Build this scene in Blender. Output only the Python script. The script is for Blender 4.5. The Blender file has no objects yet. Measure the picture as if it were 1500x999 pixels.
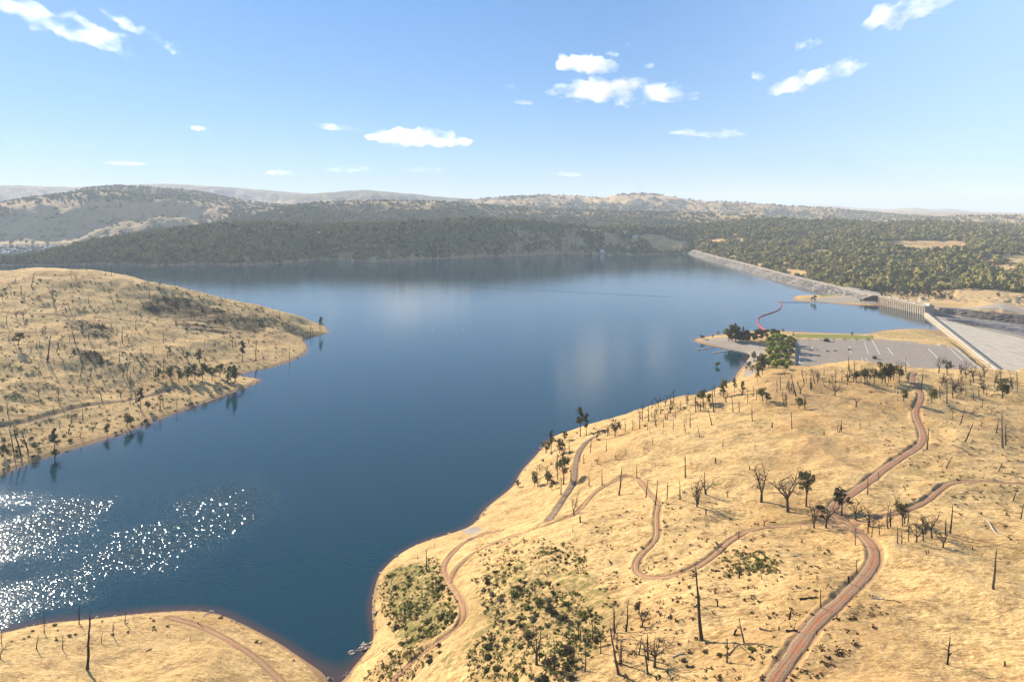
# Reservoir with dam, spillway and burnt grass hills, seen from the air.
QUAL = 1.0
SKY_STR, SKY_IN, SKY_GAMMA, SKY_SAT, SKY_DUST, SUN_STR, EXPO = .088, .45, .54, 1.44, .1, 5.0, 1.28
SKY_TINT = (1.1, 1.62, 2.3)
HAZE, HAZE_TOP, HAZE_G, HAZE_C = 5.4e-5, 1000, .0, (.72, .82, .97)
import bpy, math, random
import numpy as np
from mathutils import Vector
R = math.radians
random.seed(7); rng = np.random.default_rng(7)
sc = bpy.context.scene
COL = sc.collection

# ------------------------------------------------------------------ camera model (photo pixels 1500 x 999)
CAMZ, PITCH, F, CY = 200.0, 0.0, 1000.0, 310.5      # level camera, frame shifted down: verticals stay vertical
cp, sp = math.cos(R(PITCH)), math.sin(R(PITCH))
SUN_AZ, SUN_EL = -41.8, 24.0          # degrees left of the view direction, above the horizon

def azel(px, py):
    """azimuth (rad, right positive) and slope (z per metre of horizontal run) of a photo pixel"""
    px = np.asarray(px, float); py = np.asarray(py, float)
    u = (px - 750) / F; v = -(py - CY) / F
    fy = cp + v * sp; z = -sp + v * cp
    return np.arctan2(u, fy), z / np.hypot(u, fy)

def on_z(px, py, z=0.0):
    a, s = azel(px, py); r = (z - CAMZ) / s
    return np.stack([r * np.sin(a), r * np.cos(a)], -1)

def at_r(px, py, r):
    a, s = azel(px, py)
    return float(r * math.sin(a)), float(r * math.cos(a)), float(CAMZ + s * r)

def to_px(x, y, z):
    x = np.asarray(x, float); y = np.asarray(y, float); dz = np.asarray(z, float) - CAMZ
    d = y * cp - dz * sp; up = y * sp + dz * cp
    return 750 + F * x / d, CY - F * up / d, d

# ------------------------------------------------------------------ noise
def _h(ix, iy, s):
    n = (ix * 374761393 + iy * 668265263 + s * 974634777) & 0xFFFFFFFF
    n = ((n ^ (n >> 13)) * 1274126177) & 0xFFFFFFFF
    return (n ^ (n >> 16)) & 0xFFFFFFFF

def noise(x, y, s=0):
    x = np.asarray(x, float); y = np.asarray(y, float)
    ix = np.floor(x).astype(np.int64); iy = np.floor(y).astype(np.int64)
    fx, fy = x - ix, y - iy
    def g(dx, dy):
        a = _h(ix + dx, iy + dy, s) * (2 * math.pi / 4294967296.0)
        return np.cos(a) * (fx - dx) + np.sin(a) * (fy - dy)
    u = fx * fx * fx * (fx * (fx * 6 - 15) + 10); w = fy * fy * fy * (fy * (fy * 6 - 15) + 10)
    a = g(0, 0); b = g(1, 0); c = g(0, 1); d = g(1, 1)
    return 1.5 * ((a + (b - a) * u) * (1 - w) + (c + (d - c) * u) * w)

def fbm(x, y, s=0, o=4, gain=.5):
    t = 0; a = 1.0; n = 0
    for k in range(o):
        t = t + a * noise(x * 2 ** k + 17.3 * k, y * 2 ** k - 9.1 * k, s + k); n += a; a *= gain
    return t / n

def sstep(a, b, x):
    t = np.clip((x - a) / (b - a), 0, 1); return t * t * (3 - 2 * t)

def in_poly(x, y, P):
    P = np.asarray(P); c = np.zeros(np.shape(x), bool); j = len(P) - 1
    for i in range(len(P)):
        xi, yi = P[i]; xj, yj = P[j]
        k = ((yi > y) != (yj > y)) & (x < (xj - xi) * (y - yi) / (yj - yi + 1e-12) + xi)
        c ^= k; j = i
    return c

def seg_dist(x, y, P):
    """distance to polyline P, and index+fraction of the nearest place"""
    best = np.full(np.shape(x), 1e18); at = np.zeros(np.shape(x))
    for i in range(len(P) - 1):
        ax, ay = P[i]; bx, by = P[i + 1]; dx, dy = bx - ax, by - ay
        t = np.clip(((x - ax) * dx + (y - ay) * dy) / (dx * dx + dy * dy + 1e-12), 0, 1)
        d = (x - ax - t * dx) ** 2 + (y - ay - t * dy) ** 2
        m = d < best; best = np.where(m, d, best); at = np.where(m, i + t, at)
    return np.sqrt(best), at

def resample(P, step):
    P = np.asarray(P, float); d = np.r_[0, np.cumsum(np.hypot(*np.diff(P[:, :2], axis=0).T))]
    n = max(2, int(d[-1] / step) + 1); t = np.linspace(0, d[-1], n)
    return np.stack([np.interp(t, d, P[:, k]) for k in range(P.shape[1])], -1)

def smooth(P, k, it=1):
    P = np.asarray(P, float)
    for _ in range(it):
        Q = np.concatenate([np.repeat(P[:1], k, 0), P, np.repeat(P[-1:], k, 0)])
        c = np.cumsum(np.concatenate([np.zeros((1,) + P.shape[1:]), Q]), 0)
        S = (c[2 * k + 1:] - c[:-2 * k - 1]) / (2 * k + 1)
        S[0], S[-1] = P[0], P[-1]; P = S
    return P

# ------------------------------------------------------------------ objects
def tag(o, label=None, cat=None, group=None, kind=None):
    if label: o['label'] = label
    if cat: o['category'] = cat
    if group: o['group'] = group
    if kind: o['kind'] = kind
    return o

def npmesh(name, V, faces, mats, attrs=None, mi=None, smooth_=True):
    """faces: list of int arrays (m,k)"""
    me = bpy.data.meshes.new(name); V = np.asarray(V, np.float32)
    me.vertices.add(len(V)); me.vertices.foreach_set('co', V.ravel())
    if not isinstance(faces, list): faces = [faces]
    faces = [np.asarray(f, np.int32) for f in faces if len(f)]
    loops = np.concatenate([f.ravel() for f in faces]); tot = np.concatenate([np.full(len(f), f.shape[1], np.int32) for f in faces])
    me.loops.add(len(loops)); me.loops.foreach_set('vertex_index', loops)
    me.polygons.add(len(tot)); st = np.zeros(len(tot), np.int32); st[1:] = np.cumsum(tot)[:-1]
    me.polygons.foreach_set('loop_start', st)
    if mi is not None: me.polygons.foreach_set('material_index', np.asarray(mi, np.int32))
    me.polygons.foreach_set('use_smooth', np.full(len(tot), smooth_))
    for k, v in (attrs or {}).items():
        v = np.asarray(v, np.float32)
        at = me.attributes.new(k, 'FLOAT', 'POINT'); at.data.foreach_set('value', v)
    for m in (mats if isinstance(mats, list) else [mats]): me.materials.append(m)
    me.update(calc_edges=True); return me

def obj(name, me, parent=None, loc=None):
    o = bpy.data.objects.new(name, me); COL.objects.link(o)
    if parent is not None: o.parent = parent
    if loc is not None: o.location = loc
    return o

class MB:
    """collects shapes for one mesh"""
    def __init__(s): s.v = []; s.f = []
    def add(s, V, Fc):
        b = len(s.v); s.v.extend([tuple(map(float, p)) for p in V]); s.f.extend([tuple(i + b for i in f) for f in Fc]); return s
    def box(s, x0, x1, y0, y1, z0, z1):
        V = [(x, y, z) for z in (z0, z1) for y in (y0, y1) for x in (x0, x1)]
        return s.add(V, [(0, 2, 3, 1), (4, 5, 7, 6), (0, 1, 5, 4), (2, 6, 7, 3), (0, 4, 6, 2), (1, 3, 7, 5)])
    def prism(s, P, z0, z1):
        n = len(P); V = [(x, y, z0) for x, y in P] + [(x, y, z1) for x, y in P]
        return s.add(V, [tuple(range(n))[::-1], tuple(range(n, 2 * n))] + [(i, (i + 1) % n, n + (i + 1) % n, n + i) for i in range(n)])
    def extrude_x(s, P, x0, x1):
        """profile P of (y, z) swept from x0 to x1"""
        n = len(P); V = [(x0, y, z) for y, z in P] + [(x1, y, z) for y, z in P]
        return s.add(V, [tuple(range(n)), tuple(range(n, 2 * n))[::-1]] + [(i, n + i, n + (i + 1) % n, (i + 1) % n) for i in range(n)])
    def tube(s, pts, rad, k=6, cap=True):
        pts = [Vector(p) for p in pts]; n = len(pts); V = []; up = Vector((.3, .2, 1)).normalized()
        for i, p in enumerate(pts):
            d = (pts[min(i + 1, n - 1)] - pts[max(i - 1, 0)]).normalized()
            a = d.cross(up)
            if a.length < .05: a = d.cross(Vector((1, 0, 0)))
            a.normalize(); b = d.cross(a)
            for j in range(k):
                t = 2 * math.pi * j / k; V.append(p + (a * math.cos(t) + b * math.sin(t)) * rad[i])
        Fc = [(i * k + j, i * k + (j + 1) % k, (i + 1) * k + (j + 1) % k, (i + 1) * k + j) for i in range(n - 1) for j in range(k)]
        if cap: Fc += [tuple(range(k))[::-1], tuple(range((n - 1) * k, n * k))]
        return s.add(V, Fc)
    def mesh(s, name, mat, smooth_=False):
        me = bpy.data.meshes.new(name); me.from_pydata(s.v, [], s.f)
        if smooth_: me.polygons.foreach_set('use_smooth', [True] * len(me.polygons))
        me.materials.append(mat); me.update(); return me
    def build(s, name, mat, parent=None, smooth_=False, loc=None):
        return obj(name, s.mesh(name, mat, smooth_), parent, loc)

def empty(name, loc, rz=0):
    o = bpy.data.objects.new(name, None); COL.objects.link(o); o.location = loc; o.rotation_euler[2] = rz
    o.empty_display_size = .5; return o

def copy_tree(o, parent=None):
    c = o.copy(); COL.objects.link(c)
    if parent is not None: c.parent = parent
    for ch in KIDS.get(o, []): copy_tree(ch, c)
    return c
KIDS = {}
# ------------------------------------------------------------------ materials
class NT:
    def __init__(s, m): s.t = m.node_tree; s.t.nodes.clear()
    def __call__(s, typ, ins=None, **kw):
        n = s.t.nodes.new(typ)
        for k, v in kw.items(): setattr(n, k, v)
        for k, v in (ins or {}).items(): s.put(n.inputs[k], v)
        return n
    def put(s, sock, v):
        if hasattr(v, 'outputs'): v = v.outputs[0]
        if isinstance(v, bpy.types.NodeSocket): s.t.links.new(v, sock)
        elif isinstance(v, tuple) and len(v) == 3 and sock.type == 'RGBA': sock.default_value = (*v, 1)
        else: sock.default_value = v
    def noise(s, vec, scale, detail=4, rough=.55, dist=0.0, out='Fac'):
        return s('ShaderNodeTexNoise', {'Vector': vec, 'Scale': scale, 'Detail': detail, 'Roughness': rough, 'Distortion': dist}).outputs[out]
    def math(s, op, a, b=0.0, c=0.0, clamp=False):
        n = s('ShaderNodeMath', operation=op, use_clamp=clamp); s.put(n.inputs[0], a); s.put(n.inputs[1], b); s.put(n.inputs[2], c); return n.outputs[0]
    def ramp(s, f, lo, hi, a=0.0, b=1.0):
        n = s('ShaderNodeMapRange', interpolation_type='SMOOTHSTEP'); s.put(n.inputs[0], f)
        for i, v in enumerate((lo, hi, a, b)): s.put(n.inputs[i + 1], v)
        return n.outputs[0]
    def mix(s, f, a, b, mode='MIX'):
        n = s('ShaderNodeMix', data_type='RGBA', blend_type=mode); s.put(n.inputs[0], f); s.put(n.inputs[6], a); s.put(n.inputs[7], b); return n.outputs[2]
    def attr(s, name): return s('ShaderNodeAttribute', attribute_name=name).outputs['Fac']
    def vmap(s, vec, sc_=(1, 1, 1), rz=0.0): return s('ShaderNodeMapping', {'Vector': vec, 'Scale': sc_, 'Rotation': (0, 0, rz)}).outputs[0]

def newmat(name):
    m = bpy.data.materials.new(name); m.use_nodes = True; return m, NT(m)

def simple(name, col, rough=.8, var=.25, scale=1.0, spec=.3, metal=0.0, bump=0.0, obj_rand=0.0):
    m, n = newmat(name)
    pos = n('ShaderNodeTexCoord').outputs['Object']
    f = n.noise(pos, scale, 4)
    k = n.ramp(f, .25, .75, 1 - var, 1 + var)
    if obj_rand:
        r = n('ShaderNodeObjectInfo').outputs['Random']; k = n.math('MULTIPLY', k, n.ramp(r, 0, 1, 1 - obj_rand, 1 + obj_rand))
    c = n('ShaderNodeVectorMath', operation='SCALE'); n.put(c.inputs[0], col); n.put(c.inputs['Scale'], k)
    p = n('ShaderNodeBsdfPrincipled', {'Base Color': c.outputs[0], 'Roughness': rough, 'Specular IOR Level': spec, 'Metallic': metal})
    if bump: n.put(p.inputs['Normal'], n('ShaderNodeBump', {'Height': n.noise(pos, scale * 4, 4), 'Strength': bump, 'Distance': .2}))
    n('ShaderNodeOutputMaterial', {'Surface': p}); return m

def foliage_mat(name, c0, c1, trans=.25, obj_rand=.25):
    m, n = newmat(name)
    pos = n('ShaderNodeTexCoord').outputs['Object']
    r = n('ShaderNodeObjectInfo').outputs['Random']
    f = n.ramp(n.noise(pos, .7, 3), .3, .7)
    c = n.mix(f, c0, c1)
    sc_ = n('ShaderNodeVectorMath', operation='SCALE'); n.put(sc_.inputs[0], c); n.put(sc_.inputs['Scale'], n.ramp(r, 0, 1, 1 - obj_rand, 1 + obj_rand))
    d = n('ShaderNodeBsdfDiffuse', {'Color': sc_.outputs[0]}); t = n('ShaderNodeBsdfTranslucent', {'Color': sc_.outputs[0]})
    n('ShaderNodeOutputMaterial', {'Surface': n('ShaderNodeMixShader', {'Fac': trans, 1: d, 2: t})}); return m

def ground_mat():
    m, n = newmat('ground_cover')
    pos = n('ShaderNodeNewGeometry').outputs['Position']
    flat = n.vmap(pos, (1, 1, .35))
    big = n.noise(flat, .011, 5, .6)
    mid = n.noise(n.vmap(pos, (.07, .16, .07), .5), 1.0, 5, .62, .6)
    lay = n.noise(n.vmap(pos, (.35, 1.1, .3), .45), 1.0, 5, .65, .8)
    fine = n.noise(pos, 1.7, 4, .7)
    straw = n.mix(n.ramp(mid, .34, .62), (.265, .150, .056), (.54, .355, .150))
    straw = n.mix(n.ramp(n.math('ADD', n.math('MULTIPLY', lay, .5), n.math('MULTIPLY', n.noise(pos, .42, 6, .72, .4), .5)), .42, .60, 0, .8), straw, (.64, .44, .20))
    straw = n.mix(n.ramp(big, .52, .70, 0, .55), straw, (.30, .165, .058))
    huge = n.noise(flat, .0062, 4, .6)
    straw = n.mix(n.ramp(huge, .50, .64, 0, .6), straw, (.34, .20, .085)); straw = n.mix(n.ramp(n.noise(flat, .023, 5, .65), .54, .66, 0, .5), straw, (.27, .195, .075))
    k = n.ramp(n.math('ADD', n.math('MULTIPLY', fine, .5), n.math('MULTIPLY', lay, .5)), .34, .66, .58, 1.30)
    s = n('ShaderNodeVectorMath', operation='SCALE'); n.put(s.inputs[0], straw); n.put(s.inputs['Scale'], k); col = s.outputs[0]
    # weathered dark litter and char spots
    sp_ = n.noise(pos, .55, 5, .7)
    col = n.mix(n.ramp(sp_, .58, .72, 0, .65), col, (.12, .075, .036))
    # greener ground
    g = n.attr('green')
    gn = n.noise(pos, .28, 5, .68)
    gm = n.ramp(n.math('ADD', n.math('MULTIPLY', g, .70), gn), .78, .95)
    col = n.mix(gm, col, n.mix(fine, (.12, .11, .032), (.27, .215, .075)))
    # dark scrub cover (chaparral)
    b = n.attr('scrub')
    bn = n.noise(n.vmap(pos, (1, 1, .5)), .13, 6, .7)
    bm = n.ramp(n.math('ADD', n.math('MULTIPLY', b, 1.0), bn), .80, 1.0)
    col = n.mix(bm, col, n.mix(n.noise(pos, .9, 3), (.016, .017, .010), (.070, .056, .030)))
    # bare soil: shoulders of tracks, cut banks, shore
    so = n.attr('soil')
    sn = n.noise(pos, .9, 5, .65)
    sm = n.ramp(n.math('ADD', so, n.math('MULTIPLY', n.math('SUBTRACT', sn, .5), .9)), .35, .75)
    col = n.mix(sm, col, n.mix(sn, (.19, .11, .055), (.38, .24, .125)))
    # gravel, hardstanding
    gr = n.attr('gravel')
    rm = n.ramp(n.math('ADD', gr, n.math('MULTIPLY', n.math('SUBTRACT', sn, .5), .5)), .4, .6)
    col = n.mix(rm, col, n.mix(n.noise(pos, .12, 5, .7), (.21, .18, .145), (.36, .325, .275)))
    # watered lawn
    la = n.attr('lawn')
    col = n.mix(n.ramp(n.math('ADD', la, n.math('MULTIPLY', n.math('SUBTRACT', sn, .5), .4)), .4, .6), col, n.mix(n.noise(pos, .15, 4), (.11, .13, .02), (.19, .20, .05)))
    # far wooded slopes: crowns against dry ground
    fo = n.attr('forest')
    v = n('ShaderNodeTexVoronoi', {'Vector': n.vmap(pos, (1, 1, .5)), 'Scale': .07, 'Randomness': 1.0})
    fn = n.noise(n.vmap(pos, (1, 1, 1.5)), .0042, 6, .68)
    fm = n.ramp(n.math('ADD', n.math('ADD', n.math('MULTIPLY', fo, .9), fn), n.math('MULTIPLY', n.math('SUBTRACT', .35, v.outputs['Distance']), .35)), .80, 1.0)
    dry = n.mix(n.noise(n.vmap(pos, (1, 1, 2)), .006, 5, .7), (.26, .165, .08), (.56, .40, .20))
    fc = n.mix(n.noise(pos, .03, 4, .7), (.040, .042, .018), (.12, .105, .045))
    fcol = n.mix(fm, dry, fc)
    col = n.mix(n.ramp(fo, .02, .06), col, fcol)
    h = n.math('ADD', n.math('MULTIPLY', fine, .35), n.math('MULTIPLY', lay, .8))
    bp = n('ShaderNodeBump', {'Height': h, 'Strength': .7, 'Distance': .9})
    fb = n('ShaderNodeBump', {'Height': n.math('SUBTRACT', 1.0, v.outputs['Distance']), 'Strength': n.ramp(fo, .02, .2, 0, .9), 'Distance': 9.0, 'Normal': bp})
    p = n('ShaderNodeBsdfPrincipled', {'Base Color': col, 'Roughness': .95, 'Specular IOR Level': .08, 'Normal': fb, 'Sheen Weight': .10, 'Sheen Roughness': .5, 'Sheen Tint': (1.0, .72, .38)})
    n('ShaderNodeOutputMaterial', {'Surface': p}); return m

def water_mat():
    m, n = newmat('lake_water')
    pos = n('ShaderNodeNewGeometry').outputs['Position']
    dep = n.attr('depth')
    sh = n.ramp(dep, 0.0, 2.0, .9, 0.0)
    deepc = n.mix(n.noise(pos, .004, 3), (.003, .031, .045), (.006, .038, .052))
    col = n.mix(sh, deepc, (.075, .047, .034))
    gust = n.noise(n.vmap(pos, (.006, .017, .006), -.5), 1.0, 4, .55, .5)
    gm = n.math('MULTIPLY', n.attr('ripple'), n.ramp(gust, .28, .60, .3, 1.0))
    w1 = n.noise(pos, .75, 2, .5)
    w2 = n.noise(n.vmap(pos, (.25, .5, .25), .3), 1.0, 3, .5)
    h = n.math('ADD', n.math('MULTIPLY', w1, n.math('ADD', .016, n.math('MULTIPLY', gm, .03))), n.math('MULTIPLY', w2, .075))
    bp = n('ShaderNodeBump', {'Height': h, 'Strength': 1.0, 'Distance': 1.0})
    # wind-ruffled patches: small facets, each with a tilt of its own
    vo = n('ShaderNodeTexVoronoi', {'Vector': n.vmap(pos, (.8, 1.0, .8), .3), 'Scale': 3.4, 'Randomness': 1.0})
    t1 = n('ShaderNodeVectorMath', operation='SUBTRACT'); n.put(t1.inputs[0], vo.outputs['Color']); t1.inputs[1].default_value = (.5, .5, .5)
    sq = n('ShaderNodeVectorMath', operation='MULTIPLY'); n.put(sq.inputs[0], t1.outputs[0]); n.put(sq.inputs[1], t1.outputs[0]); sq2 = n('ShaderNodeVectorMath', operation='MULTIPLY_ADD'); n.put(sq2.inputs[0], sq.outputs[0]); sq2.inputs[1].default_value = (3.2, 3.2, 0); sq2.inputs[2].default_value = (.10, .10, 0); cu_ = n('ShaderNodeVectorMath', operation='MULTIPLY'); n.put(cu_.inputs[0], sq2.outputs[0]); n.put(cu_.inputs[1], t1.outputs[0])
    t2 = n('ShaderNodeVectorMath', operation='MULTIPLY'); n.put(t2.inputs[0], cu_.outputs[0]); t2.inputs[1].default_value = (WAVE, WAVE, 0)
    t3 = n('ShaderNodeVectorMath', operation='SCALE'); n.put(t3.inputs[0], t2.outputs[0]); n.put(t3.inputs['Scale'], gm)
    t4 = n('ShaderNodeVectorMath', operation='ADD'); n.put(t4.inputs[0], bp.outputs[0]); n.put(t4.inputs[1], t3.outputs[0])
    nrm = n('ShaderNodeVectorMath', operation='NORMALIZE'); n.put(nrm.inputs[0], t4.outputs[0])
    p = n('ShaderNodeBsdfPrincipled', {'Base Color': col, 'Roughness': n.ramp(gm, 0, .25, .04, .085), 'IOR': 1.333, 'Specular IOR Level': .5, 'Normal': nrm.outputs[0]})
    n('ShaderNodeOutputMaterial', {'Surface': p}); return m
WAVE = 1.0

def track_mat(name, mid, edge, core=.45):
    m, n = newmat(name)
    pos = n('ShaderNodeNewGeometry').outputs['Position']
    a = n.attr('across')              # -1 .. 1
    ab = n.math('ABSOLUTE', a)
    nn = n.noise(pos, .55, 5, .65)
    f = n.ramp(n.math('ADD', ab, n.math('MULTIPLY', n.math('SUBTRACT', nn, .5), 2.0)), core, core + .35)
    c = n.mix(f, mid, edge); c = n.mix(n.ramp(n.noise(pos, .16, 5, .7), .44, .62, 0, .85), c, edge)
    rut = n.math('ABSOLUTE', n.math('SUBTRACT', ab, .30))
    c = n.mix(n.math('MULTIPLY', n.ramp(n.math('ADD', rut, n.math('MULTIPLY', n.noise(pos, .22, 4), .26)), .08, .20, .35, 0), n.ramp(n.noise(pos, .06, 3), .45, .6)), c, (.14, .08, .05))
    f2 = n.noise(pos, 2.2, 4, .7)
    s = n('ShaderNodeVectorMath', operation='SCALE'); n.put(s.inputs[0], c); n.put(s.inputs['Scale'], n.ramp(f2, .3, .7, .75, 1.25))
    bp = n('ShaderNodeBump', {'Height': n.math('ADD', f2, n.math('MULTIPLY', n.ramp(rut, 0, .12), .25)), 'Strength': .6, 'Distance': .3})
    p = n('ShaderNodeBsdfPrincipled', {'Base Color': s.outputs[0], 'Roughness': .95, 'Specular IOR Level': .1, 'Normal': bp})
    n('ShaderNodeOutputMaterial', {'Surface': p}); return m

def concrete_mat(name, a, b, joints=0.0, rz=0.0, streak=.5):
    m, n = newmat(name)
    pos = n('ShaderNodeNewGeometry').outputs['Position']
    c = n.mix(n.noise(pos, .05, 5, .7), a, b)
    st = n.noise(n.vmap(pos, (.35, .03, .2), rz), 1.0, 5, .7)
    c = n.mix(n.ramp(st, .45, .7, 0, streak), c, tuple(x * .55 for x in a))
    if joints:
        br = n('ShaderNodeTexBrick', {'Vector': n.vmap(pos, (1, 1, 1), rz), 'Scale': 1.0, 'Mortar Size': .35, 'Brick Width': joints * 2, 'Row Height': joints, 'Color1': (0, 0, 0), 'Color2': (0, 0, 0), 'Mortar': (1, 1, 1)})
        c = n.mix(n.math('MULTIPLY', br.outputs['Color'], .45), c, tuple(x * .45 for x in a))
    p = n('ShaderNodeBsdfPrincipled', {'Base Color': c, 'Roughness': .9, 'Specular IOR Level': .15})
    n('ShaderNodeOutputMaterial', {'Surface': p}); return m

def rock_mat(name, a, b, scale=.5):
    m, n = newmat(name)
    pos = n('ShaderNodeNewGeometry').outputs['Position']
    v = n('ShaderNodeTexVoronoi', {'Vector': pos, 'Scale': scale})
    c = n.mix(n.ramp(v.outputs['Color'], .1, .9), a, b)
    c = n.mix(n.ramp(n.noise(pos, scale * .12, 4, .65), .4, .65, 0, .5), c, tuple(x * .5 for x in a))
    bp = n('ShaderNodeBump', {'Height': n.math('SUBTRACT', 1.0, v.outputs['Distance']), 'Strength': .9, 'Distance': 1.2})
    p = n('ShaderNodeBsdfPrincipled', {'Base Color': c, 'Roughness': .95, 'Specular IOR Level': .15, 'Normal': bp})
    n('ShaderNodeOutputMaterial', {'Surface': p}); return m

M = dict(
    ground=ground_mat(), water=water_mat(),
    track=track_mat('red_dirt', (.37, .160, .085), (.30, .20, .12), .32),
    trail=track_mat('pale_dirt', (.40, .195, .10), (.38, .25, .135), .42),
    oldtrack=track_mat('brown_dirt', (.27, .20, .14), (.17, .12, .08), .5),
    darktrack=track_mat('dark_dirt', (.075, .050, .035), (.10, .066, .042), .5),
    tantrack=track_mat('tan_dirt', (.44, .30, .18), (.32, .21, .12), .6),
    asphalt=concrete_mat('lot_asphalt', (.225, .185, .148), (.305, .26, .21), 0, .2, .35),
    road=concrete_mat('crest_asphalt', (.27, .23, .19), (.36, .31, .26), 0, .2, .3),
    paint=simple('white_paint', (.55, .54, .50), .6, .12, .3),
    concrete=concrete_mat('old_concrete', (.31, .255, .19), (.46, .39, .295), 0, .3, .6),
    apron=concrete_mat('apron_concrete', (.38, .325, .25), (.58, .50, .395), 0, .95, .75),
    rubble=rock_mat('grey_rubble', (.13, .12, .115), (.28, .265, .25), .3),
    riprap=rock_mat('riprap', (.07, .064, .058), (.30, .27, .235), .16),
    cliff=rock_mat('cut_rock', (.09, .075, .065), (.20, .165, .13), .12),
    stone=rock_mat('shore_stone', (.25, .20, .16), (.5, .44, .37), .8),
    char=simple('charred_bark', (.022, .019, .017), .9, .5, 1.5, .1, obj_rand=.35),
    bark=simple('grey_brown_bark', (.085, .066, .052), .95, .4, 1.5, .1, obj_rand=.35),
    twig=simple('dead_twigs', (.070, .054, .043), .95, .35, 1.5, .1, obj_rand=.35),
    pale=simple('weathered_wood', (.38, .34, .29), .9, .2, 1.0, .1),
    oak=foliage_mat('oak_leaves', (.075, .078, .027), (.165, .155, .052), .4),
    olive=foliage_mat('olive_leaves', (.080, .082, .034), (.165, .150, .064), .35),
    pine=foliage_mat('pine_needles', (.050, .060, .034), (.115, .118, .064), .35),
    bright=foliage_mat('bright_leaves', (.12, .165, .022), (.28, .31, .055), .45),
    greenbush=foliage_mat('green_shrub_leaves', (.11, .125, .035), (.25, .24, .08), .5),
    greybush=foliage_mat('grey_shrub_leaves', (.10, .10, .066), (.20, .185, .125), .4),
    darkbush=foliage_mat('dark_shrub_leaves', (.055, .055, .028), (.135, .118, .058), .4),
    brownbush=foliage_mat('brown_dead_leaves', (.075, .050, .030), (.14, .095, .055)),
    dark=simple('dark_timber', (.035, .028, .024), .8, .2),
    steel=simple('grey_steel', (.30, .31, .32), .5, .15, spec=.5, metal=.3),
    white=simple('white_hull', (.78, .77, .74), .4, .05),
    darkpaint=simple('dark_car_paint', (.02, .022, .026), .25, .1, spec=.5),
    greypaint=simple('silver_car_paint', (.38, .39, .40), .3, .05, spec=.5, metal=.4),
    bluepaint=simple('navy_car_paint', (.03, .045, .09), .3, .05, spec=.5),
    glass=simple('dark_glass', (.015, .018, .022), .08, .05, spec=.6),
    rubber=simple('tyre_rubber', (.018, .018, .018), .85, .1),
    redfloat=simple('red_float', (.50, .045, .05), .6, .2),
    orange=simple('rusty_orange', (.40, .13, .04), .8, .3),
    black=simple('black_float', (.03, .032, .036), .7, .2),
    wall=simple('cream_wall', (.55, .50, .42), .85, .1),
    roof=simple('brown_roof', (.15, .11, .085), .9, .2),
)
# ------------------------------------------------------------------ terrain heights
# (photo px, photo py, height above the lake): survey points of the near land, turned into ground positions below
SHORE = {
 'hill': [(505,997),(520,975),(540,950),(549,934),(547,912),(545,890),(549,865),(557,840),(575,820),(600,803),(640,788),(690,771),(705,752),(730,730),(752,712),(762,694),(777,676),(795,655)],
 'hill_back': [(850,633),(900,625),(950,611),(1000,600),(1040,588),(1064,568),(1078,552),(1087,538),(1095,526),(1096,517)],
 'ramp': [(1080,513),(1060,509),(1030,504),(1018,500),(1026,495),(1060,490),(1110,485),(1160,486),(1200,488),(1240,489),(1275,489.5),(1283,486.5),(1300,484),(1330,482.5),(1358,481.5),(1374,485.5),(1380,489),(1368,490.5),(1385,493)],
 'fore': [(-170,952),(-60,937),(0,928),(60,914),(120,908),(200,899),(280,894),(320,899),(360,916),(400,937),(440,963),(478,988),(490,1004)],
 'head': [(-250,775),(-150,735),(-70,713),(0,697),(30,683),(60,673),(100,660),(150,645),(200,628),(250,608),(300,590),(340,575),(370,563),(386,557)],
 'head2': [(372,553.5),(352,551),(347,549),(362,545.5),(385,541),(410,535),(440,522),(450,513),(444,500),(441,495),(457,491.5),(486,487),(474,483.2),(430,474),(350,464),(250,457),(150,454),(50,452),(-100,452)],
 'spit': [(1163,439.5),(1178,442.5),(1200,442.5),(1220,445),(1250,447),(1275,448),(1290,447.5)],
}
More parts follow.
